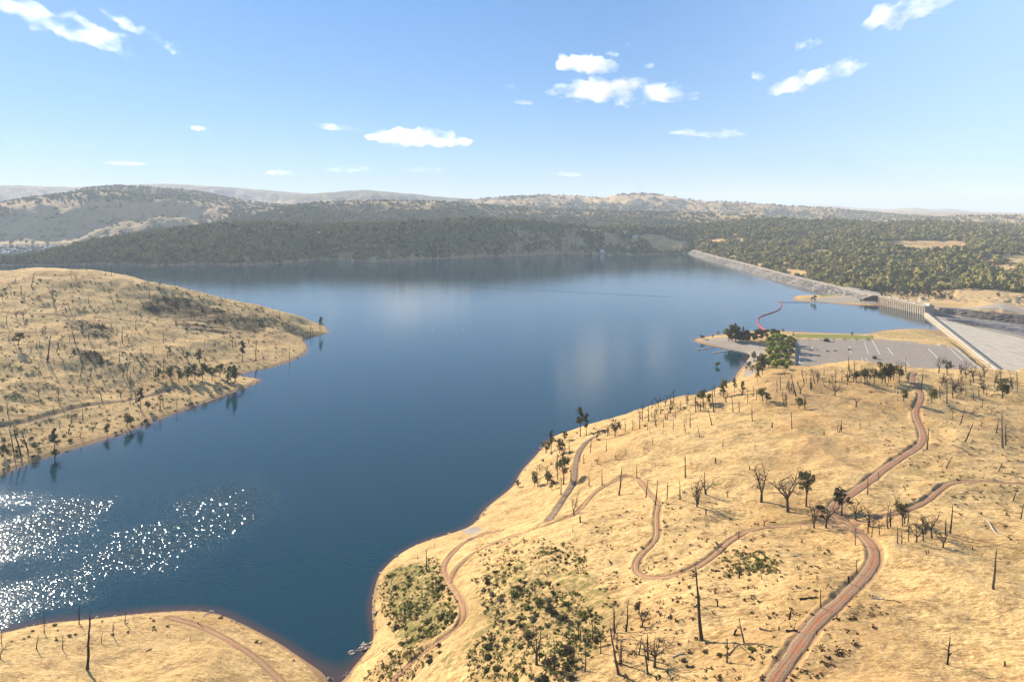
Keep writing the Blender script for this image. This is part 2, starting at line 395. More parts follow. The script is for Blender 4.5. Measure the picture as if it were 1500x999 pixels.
CTRL = [
 # right hill
 (1140,999,84),(1000,999,76),(850,999,64),(700,999,45),(600,999,24),(550,999,12),(620,880,16),(590,840,7),(580,900,9),(700,880,36),(700,820,21),(750,800,30),(800,800,44),(850,900,58),(1000,900,70),(1200,900,78),(1400,900,84),(1500,999,92),
 (900,760,51),(1000,760,60),(1100,820,68),(800,740,21),(850,700,31),(900,660,38),(820,672,14),(850,652,14),(1000,650,50),(1100,600,56),(1200,640,63),(1300,600,63),(1400,640,63),(1500,640,57),(1500,750,67),(1400,760,71),(1210,760,64),(1100,700,58),(1300,700,65),(760,740,10),(720,770,10),(640,820,12),
 (1700,999,98),(1700,800,74),(1700,650,56),(1140,1150,95),(900,1150,80),(700,1150,55),(550,1150,22),(1500,1200,105),(1140,1400,105),(1700,1400,120),(500,1200,8),(500,1060,3),
 (850,627,12),(900,615,22),(950,597,31),(1000,583,38),(1040,574.5,42),(1075,561,46),(1110,545.5,50),(1150,540,54),(1200,537,58),(1250,534.5,60),(1300,533,62),(1345,540,60),(1380,541,58),(1430,545,55),(1500,548,51),(1600,552,46),(1750,556,42),
 (1130,566,16),(1200,560,5),(1300,560,5),(1400,560,4),(1100,562,8),
 # ramp peninsula and the parking lot
 (1040,500,2.5),(1080,507,4),(1090,497,5),(1120,510,5.5),(1150,520,6),(1130,545,6),(1105,550,4),(1200,510,5),(1200,530,5),(1300,515,5),(1300,540,5),(1400,530,5),(1400,516,5),(1150,495,4),(1220,493,4),(1270,495,4),(1330,489,3),(1350,485,2.5),(1300,493,3),(1350,500,4.5),(1400,505,4.5),(1430,545,5),
 # near left hill
 (0,999,13),(100,960,8),(200,960,9),(250,930,5),(300,960,10),(380,975,7),(280,908,2),(200,1050,19),(0,1100,24),(400,1050,16),(-200,1000,12),(-150,1100,22),(200,1300,34),(450,1100,14),(100,930,4),
 # left headland
 (0,600,21),(0,650,7.5),(0,550,35),(0,500,52),(0,450,74),(100,560,21),(100,500,45),(100,450,69),(100,620,5.5),(200,500,35),(200,450,60),(200,560,13),(200,600,4.5),(300,470,36),(300,520,16),(300,560,5),(370,480,24),(370,520,7.5),(420,490,10),(330,565,3),(415,515,5.5),(450,486.3,6),(-150,650,15),(-150,550,41),(-150,450,76),(-250,600,34),(60,570,22),(150,590,9),
 (465,480.5,5),(430,461,22),(400,455,32),(350,444,48),(300,432,61),(250,421,76),(200,408,89),(150,400,98),(100,396,102),(50,395.5,103),(0,400,101),(-100,405,95),(-200,410,95),
 # lake bed
 (300,800,-14),(100,800,-14),(400,700,-15),(500,850,-12),(450,900,-8),(600,700,-15),(200,720,-13),(600,600,-15),(500,560,-15),(700,560,-15),(800,520,-15),(900,560,-14),(600,480,-15),(800,450,-15),(1000,470,-14),(500,430,-15),(900,420,-15),(1100,440,-14),(1200,460,-12),(1300,470,-10),(700,400,-15),(500,400,-15),(300,400,-15),(1000,395,-15),(1050,527,-7),(1000,540,-12),(-100,800,-14),(-100,870,-12),(700,700,-8),(600,770,-6),(0,800,-14),(0,870,-9),(150,860,-10),(300,860,-10),(100,700,-8),(300,640,-9),(420,560,-8),(520,480,-10),(900,590,-10),(800,600,-12),(1150,470,-12),(1250,478,-7),(1340,472,-7),(-100,770,-10),(150,430,-10),(-300,850,-14),(-400,800,-12),
 # spit by the gates
 (1172,438.8,1.2),(1200,438,3),(1230,437,5),(1260,438,5),(1288,441,4),(1215,430,7),(1240,433,6),(1285,436,6),
]
W0 = on_z(1357, 459, 4.0); W1 = on_z(1470, 549, 4.0)              # ends of the long weir
G1 = on_z(1289, 446, 0.0)                                         # far end of the gate block
DAMPX = [(1289,434.5,2),(1250,425,14),(1200,413.5,16),(1150,402,16),(1110,391,16),(1075,382,16),(1050,376.2,16),(1030,370.5,16),(1016,366.2,16)]
DAM = np.array([on_z(x, y, 16.0) for x, y, _ in DAMPX[1:]])
DAM = np.vstack([G1 + (DAM[0] - G1) * .18, DAM]); DAM = smooth(resample(DAM, 25), 4, 2)

ctrl = [(*on_z(x, y, 0.0), 0.0) for L in SHORE.values() for x, y in L] + [(*on_z(x, y, z), z) for x, y, z in CTRL]
ctrl = np.array(ctrl)
def lp(x, y):
    r = np.hypot(x, y); return np.arctan2(x, y), np.log(np.maximum(r, 1.0))
cu, cv = lp(ctrl[:, 0], ctrl[:, 1]); CV = 1.0; CC = .03
def kern(d2): return np.sqrt(d2 + CC * CC)
A = kern((cu[:, None] - cu) ** 2 + ((cv[:, None] - cv) * CV) ** 2)
A[np.diag_indices(len(ctrl))] -= 0.0
n_ = len(ctrl); Pm = np.stack([np.ones(n_), cu, cv], -1)
K = np.zeros((n_ + 3, n_ + 3)); K[:n_, :n_] = A - np.eye(n_) * 2e-3; K[:n_, n_:] = Pm; K[n_:, :n_] = Pm.T
sol = np.linalg.solve(K, np.r_[ctrl[:, 2], 0, 0, 0])
def near_z(x, y):
    u, v = lp(x, y); sh = u.shape; u = u.ravel().astype(np.float32); v = v.ravel().astype(np.float32); out = np.zeros(len(u), np.float32)
    for a in range(0, len(u), 60000):
        b = slice(a, a + 60000)
        d = (u[b, None] - cu.astype(np.float32)) ** 2 + ((v[b, None] - cv.astype(np.float32)) * CV) ** 2
        out[b] = np.sqrt(d + CC * CC) @ sol[:n_].astype(np.float32) + sol[n_] + sol[n_ + 1] * u[b] + sol[n_ + 2] * v[b]
    return out.reshape(sh).astype(float)

def prof(pts, r=None, z=None):
    """photo polyline -> azimuth table of distances (at height z) or of heights (at distance r)"""
    P = np.array(pts, float); x = np.linspace(P[0, 0], P[-1, 0], 160); y = np.interp(x, P[:, 0], P[:, 1])
    a, s = azel(x, y)
    return (a, (z - CAMZ) / s) if r is None else (a, CAMZ + s * r)
def tab(T, a): return np.interp(a, T[0], T[1])

FSHORE = prof([(-400,400),(-150,394),(0,389.5),(80,388.5),(140,387.5),(190,388.5),(225,390.5),(240,389),(300,388.5),(345,389),(400,387),(440,384.5),(462,380.5),(500,382),(545,384.5),(562,383),(600,381.5),(640,379.5),(700,377),(760,375),(820,372.5),(870,373),(930,373.5),(1000,372.5),(1015,371)], z=0.0)
CREST = [(-400,390),(-150,387),(0,383),(30,380.5),(60,376),(90,369.5),(120,361),(150,355),(200,346),(250,341),(300,336),(350,333),(400,332),(450,333.5),(500,331),(550,328.5),(600,326),(650,325),(700,325),(760,326.5),(800,329),(840,333),(880,337),(920,336),(960,336),(1000,335),(1050,330),(1100,326),(1150,325),(1200,327),(1300,328),(1400,327.5),(1450,328),(1500,332),(1700,333),(1900,333)]
cx = np.array([c[0] for c in CREST]); RC = np.interp(cx, [-400, -150, 0, 60, 150, 350, 650, 850, 1000, 1200, 1500, 1900], [2350, 2450, 2600, 2720, 2880, 3100, 3250, 3350, 3600, 3950, 3900, 3700]) * np.hypot(1, (cx - 750) / F)
FCREST = (azel(cx, [c[1] for c in CREST])[0], np.array([CAMZ + azel(c[0], c[1])[1] * r for c, r in zip(CREST, RC)]))
FRC = (FCREST[0], RC)
# ridges: (silhouette in the photo, distance, depth of the ridge, ridge noise)
RIDGES = [
 ([(-500,303),(-200,301),(0,297),(40,291),(100,284),(140,282),(170,283),(215,287),(260,287),(310,290),(350,296),(400,303),(450,311),(520,319)], 6400, 1150, 1.0),
 ([(-500,300),(0,300),(90,284),(130,276),(165,271),(200,273),(250,277),(300,282),(340,292),(390,299),(440,303),(560,312)], 7400, 1100, .9),
 ([(300,312),(380,306),(420,303),(470,298),(520,296),(560,294.5),(610,294.5),(650,297),(690,300),(730,303),(780,306),(850,309),(950,311.5),(1040,314),(1150,318)], 5400, 800, .6),
 ([(600,303),(650,297),(690,292),(730,289.5),(770,287.5),(800,286),(850,287.5),(885,290),(905,285.5),(935,282.5),(960,284.5),(1000,290.5),(1030,295),(1080,297),(1140,300),(1200,304),(1270,311),(1330,316),(1400,320)], 8600, 1300, .8),
 ([(-500,276),(-100,268),(0,270.5),(60,272.5),(105,274),(140,271.5),(200,270.5),(240,269),(300,272),(345,275),(395,278.5),(440,282.5),(490,286),(560,290),(640,293),(700,296),(800,302)], 14500, 1800, .5),
 ([(380,300),(430,287),(470,283),(510,279.5),(540,278.5),(580,281.5),(620,285.5),(660,290),(720,294),(800,300)], 11500, 1500, .5),
 ([(900,312),(1000,309),(1100,306.5),(1180,303),(1210,300.5),(1255,305),(1300,306.5),(1340,304.5),(1370,307),(1392,306),(1430,310.5),(1500,312),(1600,311),(1900,308)], 20000, 2200, .35),
 ([(1150,324),(1230,321),(1300,320),(1380,318.5),(1440,316.5),(1500,317),(1600,316),(1900,316)], 7600, 1200, .5),
 ([(1050,316),(1150,311.5),(1280,310.5),(1400,312),(1500,313.5),(1900,313)], 12500, 1500, .4),
]
RID = [(prof(p, r=r), r, w, k, azel(p[0][0], p[0][1])[0], azel(p[-1][0], p[-1][1])[0]) for p, r, w, k in RIDGES]

wd = (W1 - W0) / np.hypot(*(W1 - W0)); wn = np.array([-wd[1], wd[0]])
if wn[0] < 0: wn = -wn                                             # to the downstream side
BEN = np.array([on_z(1358, 449, 11.0), on_z(1400, 452, 11.0), on_z(1440, 456, 11.0), on_z(1500, 461.5, 11.0), on_z(1700, 478, 11.0), on_z(1900, 494, 11.0)])
ba, br = lp(BEN[:, 0], BEN[:, 1]); br = np.exp(br)
G0 = W0.copy()
BARR = np.vstack([DAM[::-1], G1[None], G0[None], W1[None]])        # dam, gates and weir: the lake ends here
DOWN = np.vstack([BARR, [(2500, 500), (40000, 400), (40000, 40000), (BARR[0][0] * 12, BARR[0][1] * 12)]])

def base_height(x, y):
    r = np.hypot(x, y); a = np.arctan2(x, y)
    zn = near_z(x, y)
    zn = np.where(zn > 0, zn + 1.6 * (1 - np.exp(-zn / 1.1)), zn * 1.0)         # a cut bank along the waterline
    land = sstep(1.5, 14, zn)
    g = fbm(x / 95, y / 95, 11, 4, .5); rg = 1 - np.abs(noise(x / 70 + .3 * g, y / 110, 23)) * 2
    zn = zn + land * (g * 5.0 + (rg - .4) * 2.2 + 1.1 * noise(x / 22, y / 22, 31) + .55 * noise(x / 9, y / 9, 33))
    t_w = (x - W0[0]) * wd[0] + (y - W0[1]) * wd[1]; s_w = (x - W0[0]) * wn[0] + (y - W0[1]) * wn[1]
    zn = np.where((s_w > -18) & (s_w < 12) & (t_w > -5) & (t_w < 556), np.minimum(zn, 3.4 - .8 * sstep(-18, -6, s_w)), zn)
    zn = np.where(in_poly(x, y, LOTX), 4.55, zn)
    down = in_poly(x, y, DOWN)
    # far land
    rs = np.where(a < azel(1015, 371)[0], tab(FSHORE, a), 0)
    dr = np.interp(a, BARR_A[0], BARR_A[1]); rs = np.where(a >= azel(1015, 371)[0], dr, rs)
    rs = rs + np.where(a < azel(1015, 371)[0], 22 * fbm(a * 160, a * 0 + .5, 77, 3), 0)
    rc = tab(FRC, a); zc = tab(FCREST, a)
    t = np.clip((r - rs) / np.maximum(rc - rs, 1), 0, 1)
    rw_ = sstep(azel(820, 372)[0], azel(1010, 372)[0], a); rise = (1 - rw_) * np.sin(t * math.pi / 2) ** .9 + rw_ * np.clip((t - .03) / .97, 0, 1) ** 1.05
    zf = 2.5 + (zc - 2.5) * rise; zf0 = zf
    beyond = np.clip((r - rc) / 900, 0, 1); aw_ = sstep(azel(108, 360)[0], azel(215, 345)[0], a); zb = -6.0 + (np.minimum(zc * .45, 60) + 6) * aw_
    zf = zf + (zb - zf) * sstep(0, 1, beyond)
    fl = sstep(.02, .12, t) * np.where(r < rc + 200, 1, .4)
    zf = zf + fl * (fbm(x / 420, y / 420, 51, 5, .5) * 26 + noise(x / 90, y / 90, 57) * 5) * sstep(0, 600, r - rs) * np.clip(zc / 110, .04, 1)
    zf = np.where(r < rc, np.maximum(zf, .62 * zf0 + 1.0), zf)
    zf = np.where(r < rs, -10 + 0 * r, zf)
    # the arm of the lake at the far left, and the shore beyond it
    arm = (a < azel(112, 360)[0])
    far_s = CAMZ / -azel(60, 358)[1]
    armw = 1 - sstep(azel(85, 360)[0], azel(240, 345)[0], a)
    zf = zf + armw * sstep(rc + 100, rc + 500, r) * (np.where(r < far_s, -6.0, np.minimum(4 + (r - far_s) * .05, 45)) - zf)
    for T, r0, w, k, a0, a1 in RID:
        c = tab(T, a); e = sstep(a0 - .02, a0 + .03, a) * (1 - sstep(a1 - .03, a1 + .02, a))
        rr = r0 + 700 * k * fbm(a * 9, r0 * .001, int(r0), 3)
        d = (r - rr) / w
        sh = np.exp(-np.where(d < 0, d * .75, d) ** 2)
        nz = (1 - np.abs(fbm(x / 900, y / 900, int(r0) + 3, 5, .5)) * 2.6)
        nz2 = (1 - np.abs(fbm(x / 380, y / 380, int(r0) + 9, 4, .5)) * 2.4)
        fade = np.clip(np.abs(d) * 1.6, 0, 1)
        z = c * sh * (1 - .40 * k * fade * (1 - nz) ) * e - (1 - e) * 50 - .10 * c * fade * (1 - nz2) + (8 * fbm(x / 160, y / 160, 5, 3) if r0 < 10000 else 14 * fbm(x / 500, y / 500, 6, 3)) * e
        z = z + armw * (z * sstep(far_s, far_s + 700, r) - 30 * (r < far_s) - z)
        zf = np.maximum(zf, np.where(sh > .02, z, -60))
    # downstream of the weir: apron, then the cliff with the bench on top
    s = (x - W0[0]) * wn[0] + (y - W0[1]) * wn[1]
    zap = 1.0 - .040 * s
    zap = np.maximum(zap, -16)
    bd = np.interp(a, ba, br)
    cl = sstep(-16, 3, r - bd)
    zd = zap + (10.5 + fbm(x / 60, y / 60, 91, 3) * 1.0 - zap) * cl
    zd = np.where(r - bd > 0, np.maximum(zd, np.where(a > azel(1340, 440)[0], zf, -99)), zd)
    zd = np.where(a < azel(1345, 440)[0], zf, zd)
    zdn = np.where(r < 840, np.maximum(np.where(in_poly(x, y, HILLB), zn, -99), zd), zd)
    z = np.where(down, zdn, np.where(r > 1750, np.maximum(zf, np.where(r < 2400, np.minimum(zn, -4), -12)), zn))
    z = np.where(~down & (r > 1500) & (r <= 2300) & (a < azel(1150, 430)[0]), np.where(r > 1750, np.where(r < tab(FSHORE, a) - 60, -10, z), np.minimum(zn, -3)), z)
    return z
LOTP = [(1168,499.5),(1172,497.5),(1286,499),(1340,503.5),(1380,508),(1400,512),(1436,543),(1432,548),(1380,556),(1300,556),(1200,556),(1168,556)]
LOT = np.array([on_z(x, y, 5.0) for x, y in LOTP])
c0 = LOT.mean(0); LOTX = c0 + (LOT - c0) * 1.012
HILLB = np.array([(0, 0), (1200, 0), (1200, 560), on_z(1700, 563, 4), on_z(1500, 553.5, 4), W1, on_z(1440, 535, 4), (0, 600)])
_bp = resample(BARR, 12); o_ = np.argsort(np.arctan2(_bp[:, 0], _bp[:, 1])); BARR_A = (np.arctan2(_bp[:, 0], _bp[:, 1])[o_], np.hypot(_bp[:, 0], _bp[:, 1])[o_] + 14)

# ------------------------------------------------------------------ the grid (fan round the viewpoint, finer near it)
rings = [95.0]
while rings[-1] < 30000:
    r = rings[-1]; rings.append(r * (1 + (.0036 if r < 850 else .0055 if r < 5200 else .009) * QUAL))
rings = np.array(rings); cols = np.linspace(R(-54), R(54), int(1320 / QUAL))
RR, AA = np.meshgrid(rings, cols, indexing='ij'); GX, GY = RR * np.sin(AA), RR * np.cos(AA)
GZ = base_height(GX, GY)
lr = np.log(rings)

def zs(x, y):
    a, l = lp(np.asarray(x, float), np.asarray(y, float))
    i = np.clip(np.interp(l, lr, np.arange(len(lr))), 0, len(lr) - 1.001); j = np.clip((a - cols[0]) / (cols[1] - cols[0]), 0, len(cols) - 1.001)
    i0 = i.astype(int); j0 = j.astype(int); fi, fj = i - i0, j - j0
    return (GZ[i0, j0] * (1 - fj) + GZ[i0, j0 + 1] * fj) * (1 - fi) + (GZ[i0 + 1, j0] * (1 - fj) + GZ[i0 + 1, j0 + 1] * fj) * fi

def hit(px, py, rmin=100.0, water=True):
    """first ground (or water) met by the sight line of a photo pixel: x, y, z"""
    a, s = azel(px, py); a = float(a); s = float(s)
    j = min(max((a - cols[0]) / (cols[1] - cols[0]), 0), len(cols) - 1.001); j0 = int(j); f = j - j0
    zc = GZ[:, j0] * (1 - f) + GZ[:, j0 + 1] * f
    if water: zc = np.maximum(zc, 0.0) if py < 1005 else zc
    zl = CAMZ + s * rings
    k = np.nonzero((zl <= zc) & (rings > rmin))[0]
    if len(k) == 0: return None
    k = k[0]
    if k == 0: r = rings[0]
    else:
        d0, d1 = zl[k - 1] - zc[k - 1], zl[k] - zc[k]; t = d0 / (d0 - d1 + 1e-9); r = rings[k - 1] + t * (rings[k] - rings[k - 1])
    x, y = r * math.sin(a), r * math.cos(a)
    return x, y, CAMZ + s * r

# ------------------------------------------------------------------ tracks
PATHS = [  # name, material, half width, carve depth, label, photo points
 ('dirt_road','track',1.75,.45,[(1122,1012),(1140,985),(1165,948),(1195,910),(1230,878),(1262,848),(1280,828),(1286,808),(1278,795),(1260,780),(1240,765),(1218,750),(1212,742),(1240,726),(1268,708),(1290,690),(1320,668),(1343,656),(1354,646),(1352,630),(1342,612),(1338,600),(1347,590),(1353,580),(1347,570),(1336,561),(1331,552),(1340,545)]),
 ('dirt_road','track',1.1,.55,[(1530,709),(1500,708),(1460,706),(1420,703),(1396,703),(1379,712),(1365,728),(1340,742),(1310,752),(1270,762),(1238,767)]),
 ('dirt_trail','trail',.78,.4,[(1236,768),(1200,766),(1160,768),(1120,772),(1098,776),(1080,783),(1062,797),(1044,815),(1017,831),(990,842),(963,848),(945,848),(932,843),(927,833),(931,820),(940,808),(954,799),(963,791),(964,781),(962,766),(960,752),(963,744),(969,736),(966,730),(954,727),(947,717),(941,705),(933,697),(922,693.5),(911,697),(900,704),(882,712),(866,725),(854,742),(842,754),(817,763),(793,771),(772,779),(743,786),(732,792),(704,804),(682,818),(669,828),(662,842),(659,852)]),
 ('dirt_trail','trail',.78,.35,[(735,777),(712,781),(690,787),(672,800),(656,816),(648,828),(648,840),(656,852),(667,866),(677,882),(682,896),(679,912),(667,924),(647,934),(628,946),(612,961),(594,977),(576,995),(562,1012)]),
 ('farm_track','oldtrack',1.5,.5,[(804,760),(815,747),(823,732),(831,722),(840,710),(843,698),(842,683),(845,668),(850,657),(859,647),(869,639),(884,634)]),
 ('dirt_trail','trail',.75,.2,[(246,904),(269,909),(289,915),(314,926),(335,937),(351,947),(370,959),(385,972),(401,986),(414,999),(428,1014)]),
 ('hill_track','darktrack',3.0,1.1,[(-60,634),(0,624),(36,618),(63,610),(90,602),(117,594),(153,590),(180,587),(200,583),(228,577),(254,568)]),
 ('hill_track','tantrack',1.9,.6,[(-50,456),(0,458.5),(64,459.5),(88,461),(128,465),(176,468.5),(216,473),(252,477),(306,481),(351,485),(380,489)]),
 ('hill_track','tantrack',1.2,.5,[(259,469),(276,466.5),(295,464),(310,461),(322,459),(345,458),(356,457.5)]),
 ('hill_track','darktrack',1.5,.6,[(390,490),(405,488.5),(420,486.5),(433,483.5),(440,479)]),
 ('hill_track','darktrack',1.5,.5,[(318,536),(335,532.5),(358,529.5),(376,527.5),(394,525.5)]),
]
TR = []
soil = np.zeros_like(GZ)
for nm, mt, hw, dep, pts in PATHS:
    P = np.array(pts, float); t = np.r_[0, np.cumsum(np.hypot(*np.diff(P, axis=0).T))]
    n = max(8, int(t[-1] / 2.5)); tt = np.linspace(0, t[-1], n)
    ps = smooth(np.stack([np.interp(tt, t, P[:, 0]), np.interp(tt, t, P[:, 1])], -1), 3, 2)
    W = [hit(x, y, water=False) for x, y in ps]; W = np.array([w for w in W if w is not None])
    keep = [0]
    for i in range(1, len(W)):
        if np.hypot(*(W[i, :2] - W[keep[-1], :2])) < 60: keep.append(i)
    W = smooth(resample(smooth(W[keep], 2, 1), 1.5), 4, 2)
    zp = smooth(zs(W[:, 0], W[:, 1])[:, None], 6, 2)[:, 0] - dep
    TR.append((nm, mt, hw, W, zp))
for nm, mt, hw, W, zp in TR:
    x0, x1 = W[:, 0].min() - 14, W[:, 0].max() + 14; y0, y1 = W[:, 1].min() - 14, W[:, 1].max() + 14
    m = np.nonzero((GX > x0) & (GX < x1) & (GY > y0) & (GY < y1)); x, y = GX[m], GY[m]
    best = np.full(len(x), 1e9); bi = np.zeros(len(x), int)
    for a in range(0, len(x), 20000):
        b = slice(a, a + 20000); d = (x[b, None] - W[:, 0]) ** 2 + (y[b, None] - W[:, 1]) ** 2
        bi[b] = d.argmin(1); best[b] = d.min(1)
    d = np.sqrt(best); w = 1 - sstep(hw + .3, hw + 2.2 + .25 * hw, d)
    GZ[m] = GZ[m] * (1 - w) + (zp[bi] - .13) * w
    bank = np.exp(-((d - hw - 1.6) / .8) ** 2) * .45 * (noise(x / 4, y / 4, 3) * .5 + .6); GZ[m] += bank
    soil[m] = np.maximum(soil[m], 1 - sstep(hw + .2, hw + 2.0 + .4 * hw, d))
# small ground roughness
nearm = (RR < 1500) & (GZ > .3)
GZ[nearm] += (fbm(GX[nearm] / 2.6, GY[nearm] / 2.6, 71, 3, .6) * .42 * (1 - soil[nearm] * .8) * sstep(0, 2, GZ[nearm]))
lot_m = in_poly(GX, GY, LOTX)
GZ[lot_m] = 4.6

# ------------------------------------------------------------------ ground cover masks
down = in_poly(GX, GY, DOWN)
PX, PY, _d = to_px(GX, GY, np.maximum(GZ, 0))
def blob(x, y, P, soft):
    """soft mask of a polygon given in photo pixels, laid on the ground it covers"""
    L = np.array([hit(px, py)[:2] for px, py in P]); b0 = L.min(0) - soft * 3; b1 = L.max(0) + soft * 3
    out = np.zeros(np.shape(x)); m = (x > b0[0]) & (x < b1[0]) & (y > b0[1]) & (y < b1[1])
    if not m.any(): return out
    xx, yy = x[m], y[m]; d, _ = seg_dist(xx, yy, np.vstack([L, L[:1]])); s = np.where(in_poly(xx, yy, L), d, -d)
    out[m] = sstep(-soft, soft, s); return out
def ell(P): return [(cx_ + rx * math.cos(t) * 1.0, cy_ + ry * math.sin(t)) for cx_, cy_, rx, ry in [P] for t in np.linspace(0, 2 * math.pi, 14)[:-1]]
green = np.zeros_like(GZ); scrub = np.zeros_like(GZ); gravel = np.zeros_like(GZ); lawn = np.zeros_like(GZ)
near = (RR < 700)
for P, k in [([(560,835),(640,815),(655,860),(678,900),(640,935),(580,960),(556,890)], .62), ([(690,830),(780,810),(880,830),(930,870),(900,930),(880,999),(600,999),(640,960),(690,920)], .50), ([(700,800),(800,790),(860,820),(780,850),(700,830)], .40), ([(1065,812),(1130,815),(1140,840),(1070,845)], .62), ([(1030,690),(1110,690),(1110,715),(1030,715)], .42), ([(1380,600),(1420,600),(1420,625),(1370,625)], .4), ([(900,780),(1000,790),(1000,830),(900,830)], .3), ([(980,655),(1010,655),(1010,672),(980,672)], .4), ([(390,930),(440,965),(420,975),(380,950)], .45), ([(0,930),(110,920),(110,945),(0,960)], .4), ([(430,430),(430,470),(250,420),(180,400),(300,432)], .35)]:
    green = np.maximum(green, k * blob(GX, GY, P, 9))
for P, k in [([(-60,400),(100,396),(250,422),(400,456),(480,486),(380,556),(200,625),(0,690),(-80,700)], .29), ([(200,440),(260,432),(320,450),(400,478),(385,490),(330,480),(250,468),(205,460)], .50), ([(255,470),(340,480),(345,492),(260,482)], .55), ([(80,465),(125,468),(175,480),(160,500),(100,485)], .48), ([(95,508),(150,515),(170,535),(120,535)], .5), ([(165,500),(200,520),(290,535),(330,548),(250,556),(190,545)], .36), ([(0,480),(30,485),(30,510),(0,510)], .36), ([(350,455),(420,470),(410,482),(360,474)], .38), ([(180,402),(300,430),(410,455),(390,462),(280,440),(200,418)], .36), ([(0,655),(60,630),(90,655),(20,690),(0,695)], .34), ([(150,640),(200,620),(215,628),(160,650)], .4), ([(40,420),(100,416),(160,424),(160,434),(60,436)], .28)]:
    scrub = np.maximum(scrub, k * blob(GX, GY, P, 12))
shore = ~down & (GZ > -3) & (RR < 2200)
so2 = np.where(shore, 1 - sstep(.5, 2.6, GZ + .7 * noise(GX / 9, GY / 9, 8)), 0)
soil = np.maximum(soil, so2 * .95)
for P in [[(1310,630),(1345,640),(1362,700),(1300,720)]]: pass
soil = np.maximum(soil, .30 * blob(GX, GY, [(-60,430),(100,425),(250,440),(400,470),(480,486),(380,556),(200,625),(0,690),(-80,700)], 30)); soil = np.maximum(soil, .42 * blob(GX, GY, [(1430,860),(1470,865),(1500,880),(1520,920),(1500,940),(1470,930),(1445,890)], 7))
soil = np.maximum(soil, .9 * blob(GX, GY, [(1190,742),(1240,740),(1262,772),(1240,778),(1200,765)], 3))
gravel = np.maximum(gravel, blob(GX, GY, [(1020,500),(1062,494),(1120,505),(1124,516),(1100,535),(1088,550),(1100,552),(1112,538),(1090,545),(1095,518),(1060,509)], 4))
gravel = np.maximum(gravel, .9 * blob(GX, GY, [(676,776),(700,770),(716,774),(700,780),(680,781)], 2))
lawn = np.maximum(lawn, blob(GX, GY, [(1160,489.5),(1280,491),(1280,496.5),(1240,497),(1165,494.5)], 5))
lawn = np.maximum(lawn, .55 * blob(GX, GY, [(1195,431.5),(1215,429.3),(1232,431),(1236,434),(1200,435.5)], 5))
green = np.maximum(green, .48 * blob(GX, GY, [(1283,488),(1300,485),(1358,483),(1374,486),(1385,494),(1400,502),(1340,498),(1285,494)], 5)); gravel = np.maximum(gravel, .62 * blob(GX, GY, [(1165,440),(1290,436),(1295,447),(1200,444)], 4)); lawn = np.maximum(lawn, .30 * blob(GX, GY, [(1283,488),(1300,485),(1358,483),(1372,486),(1330,494),(1285,494)], 5))
lot_e, _ = seg_dist(GX, GY, np.vstack([LOT, LOT[:1]])); gravel = np.maximum(gravel, ((lot_e < 3) | lot_m).astype(float))
s_w = (GX - W0[0]) * wn[0] + (GY - W0[1]) * wn[1]
bd_ = np.interp(AA, ba, br)
bench = down & (RR > bd_) & (RR < bd_ + 330) & (AA > azel(1300, 440)[0])
gravel = np.where(bench, np.maximum(gravel, sstep(.28, .5, fbm(GX / 120, GY / 60, 15, 4) * .9 + .52 - (RR - bd_) / 700)), gravel)
gravel = np.where(down & (RR <= bd_) & (AA > azel(1358, 449)[0]) & (s_w > 0) & (RR > 850), 1.0, gravel)
forest = np.zeros_like(GZ); ripple = np.zeros_like(GZ)
wood = (GZ > 1) & (RR > 1560) & (down | (RR > 2300))
cov = .52 + .32 * fbm(GX / 260, GY / 260, 41, 4)
forest = np.where(wood, np.clip(cov + .08, .05, 1), 0); forest = np.where(bench & (RR < bd_ + 120), 0, forest); cover = np.clip(cov + .08, .05, 1)
RMIN = 4700
def farzone(x0, x1, y0, y1, val, mode, soft=10):
    mode = val < .09
    global forest
    m = sstep(x0 - soft, x0 + soft, PX) * (1 - sstep(x1 - soft, x1 + soft, PX)) * sstep(y0 - 2, y0 + 2, PY) * (1 - sstep(y1 - 2, y1 + 2, PY)) * (forest > 0) * (RR > RMIN)
    forest = forest + (val - forest) * np.where(mode, sstep(.25, .6, m + .35 * fbm(GX / 60, GY / 60, 64, 3)), m * (.6 + .8 * np.clip(fbm(GX / 180, GY / 180, 63, 3) + .3, 0, 1)).clip(0, 1))
mountain = RR > 4700
forest = np.where((forest > 0) & mountain, np.clip(.42 + .42 * fbm(GX / 1500, GY / 1500, 44, 4), .05, 1), forest)
farzone(-300, 420, 270, 358, .20, 'a', 40); farzone(690, 1030, 286, 304, .05, 'a', 40); farzone(960, 1250, 294, 308, .22, 'a')
farzone(300, 1000, 298, 330, .60, 'a', 60); farzone(-500, 800, 262, 294, .72, 'a', 60)
RMIN = 0
farzone(955, 1006, 353, 367, .02, 'a', 6); farzone(885, 905, 342, 360, .03, 'a', 4); farzone(840, 900, 334, 340, .15, 'a', 6); farzone(925, 992, 345, 355, .05, 'a', 6)
farzone(1305, 1415, 353, 366, .02, 'a', 14); farzone(1450, 1520, 372, 402, .08, 'a', 14); farzone(1115, 1150, 352, 360, .2, 'a', 10); farzone(1150, 1182, 395, 408, .02, 'a', 5); farzone(1190, 1215, 366, 374, .04, 'a', 6); farzone(1040, 1090, 350, 356, .05, 'a', 8); farzone(1230, 1260, 386, 392, .08, 'a', 6); farzone(1020, 1120, 374, 398, .3, 'a', 4); farzone(1400,1500,425,440,.2,'a',20)

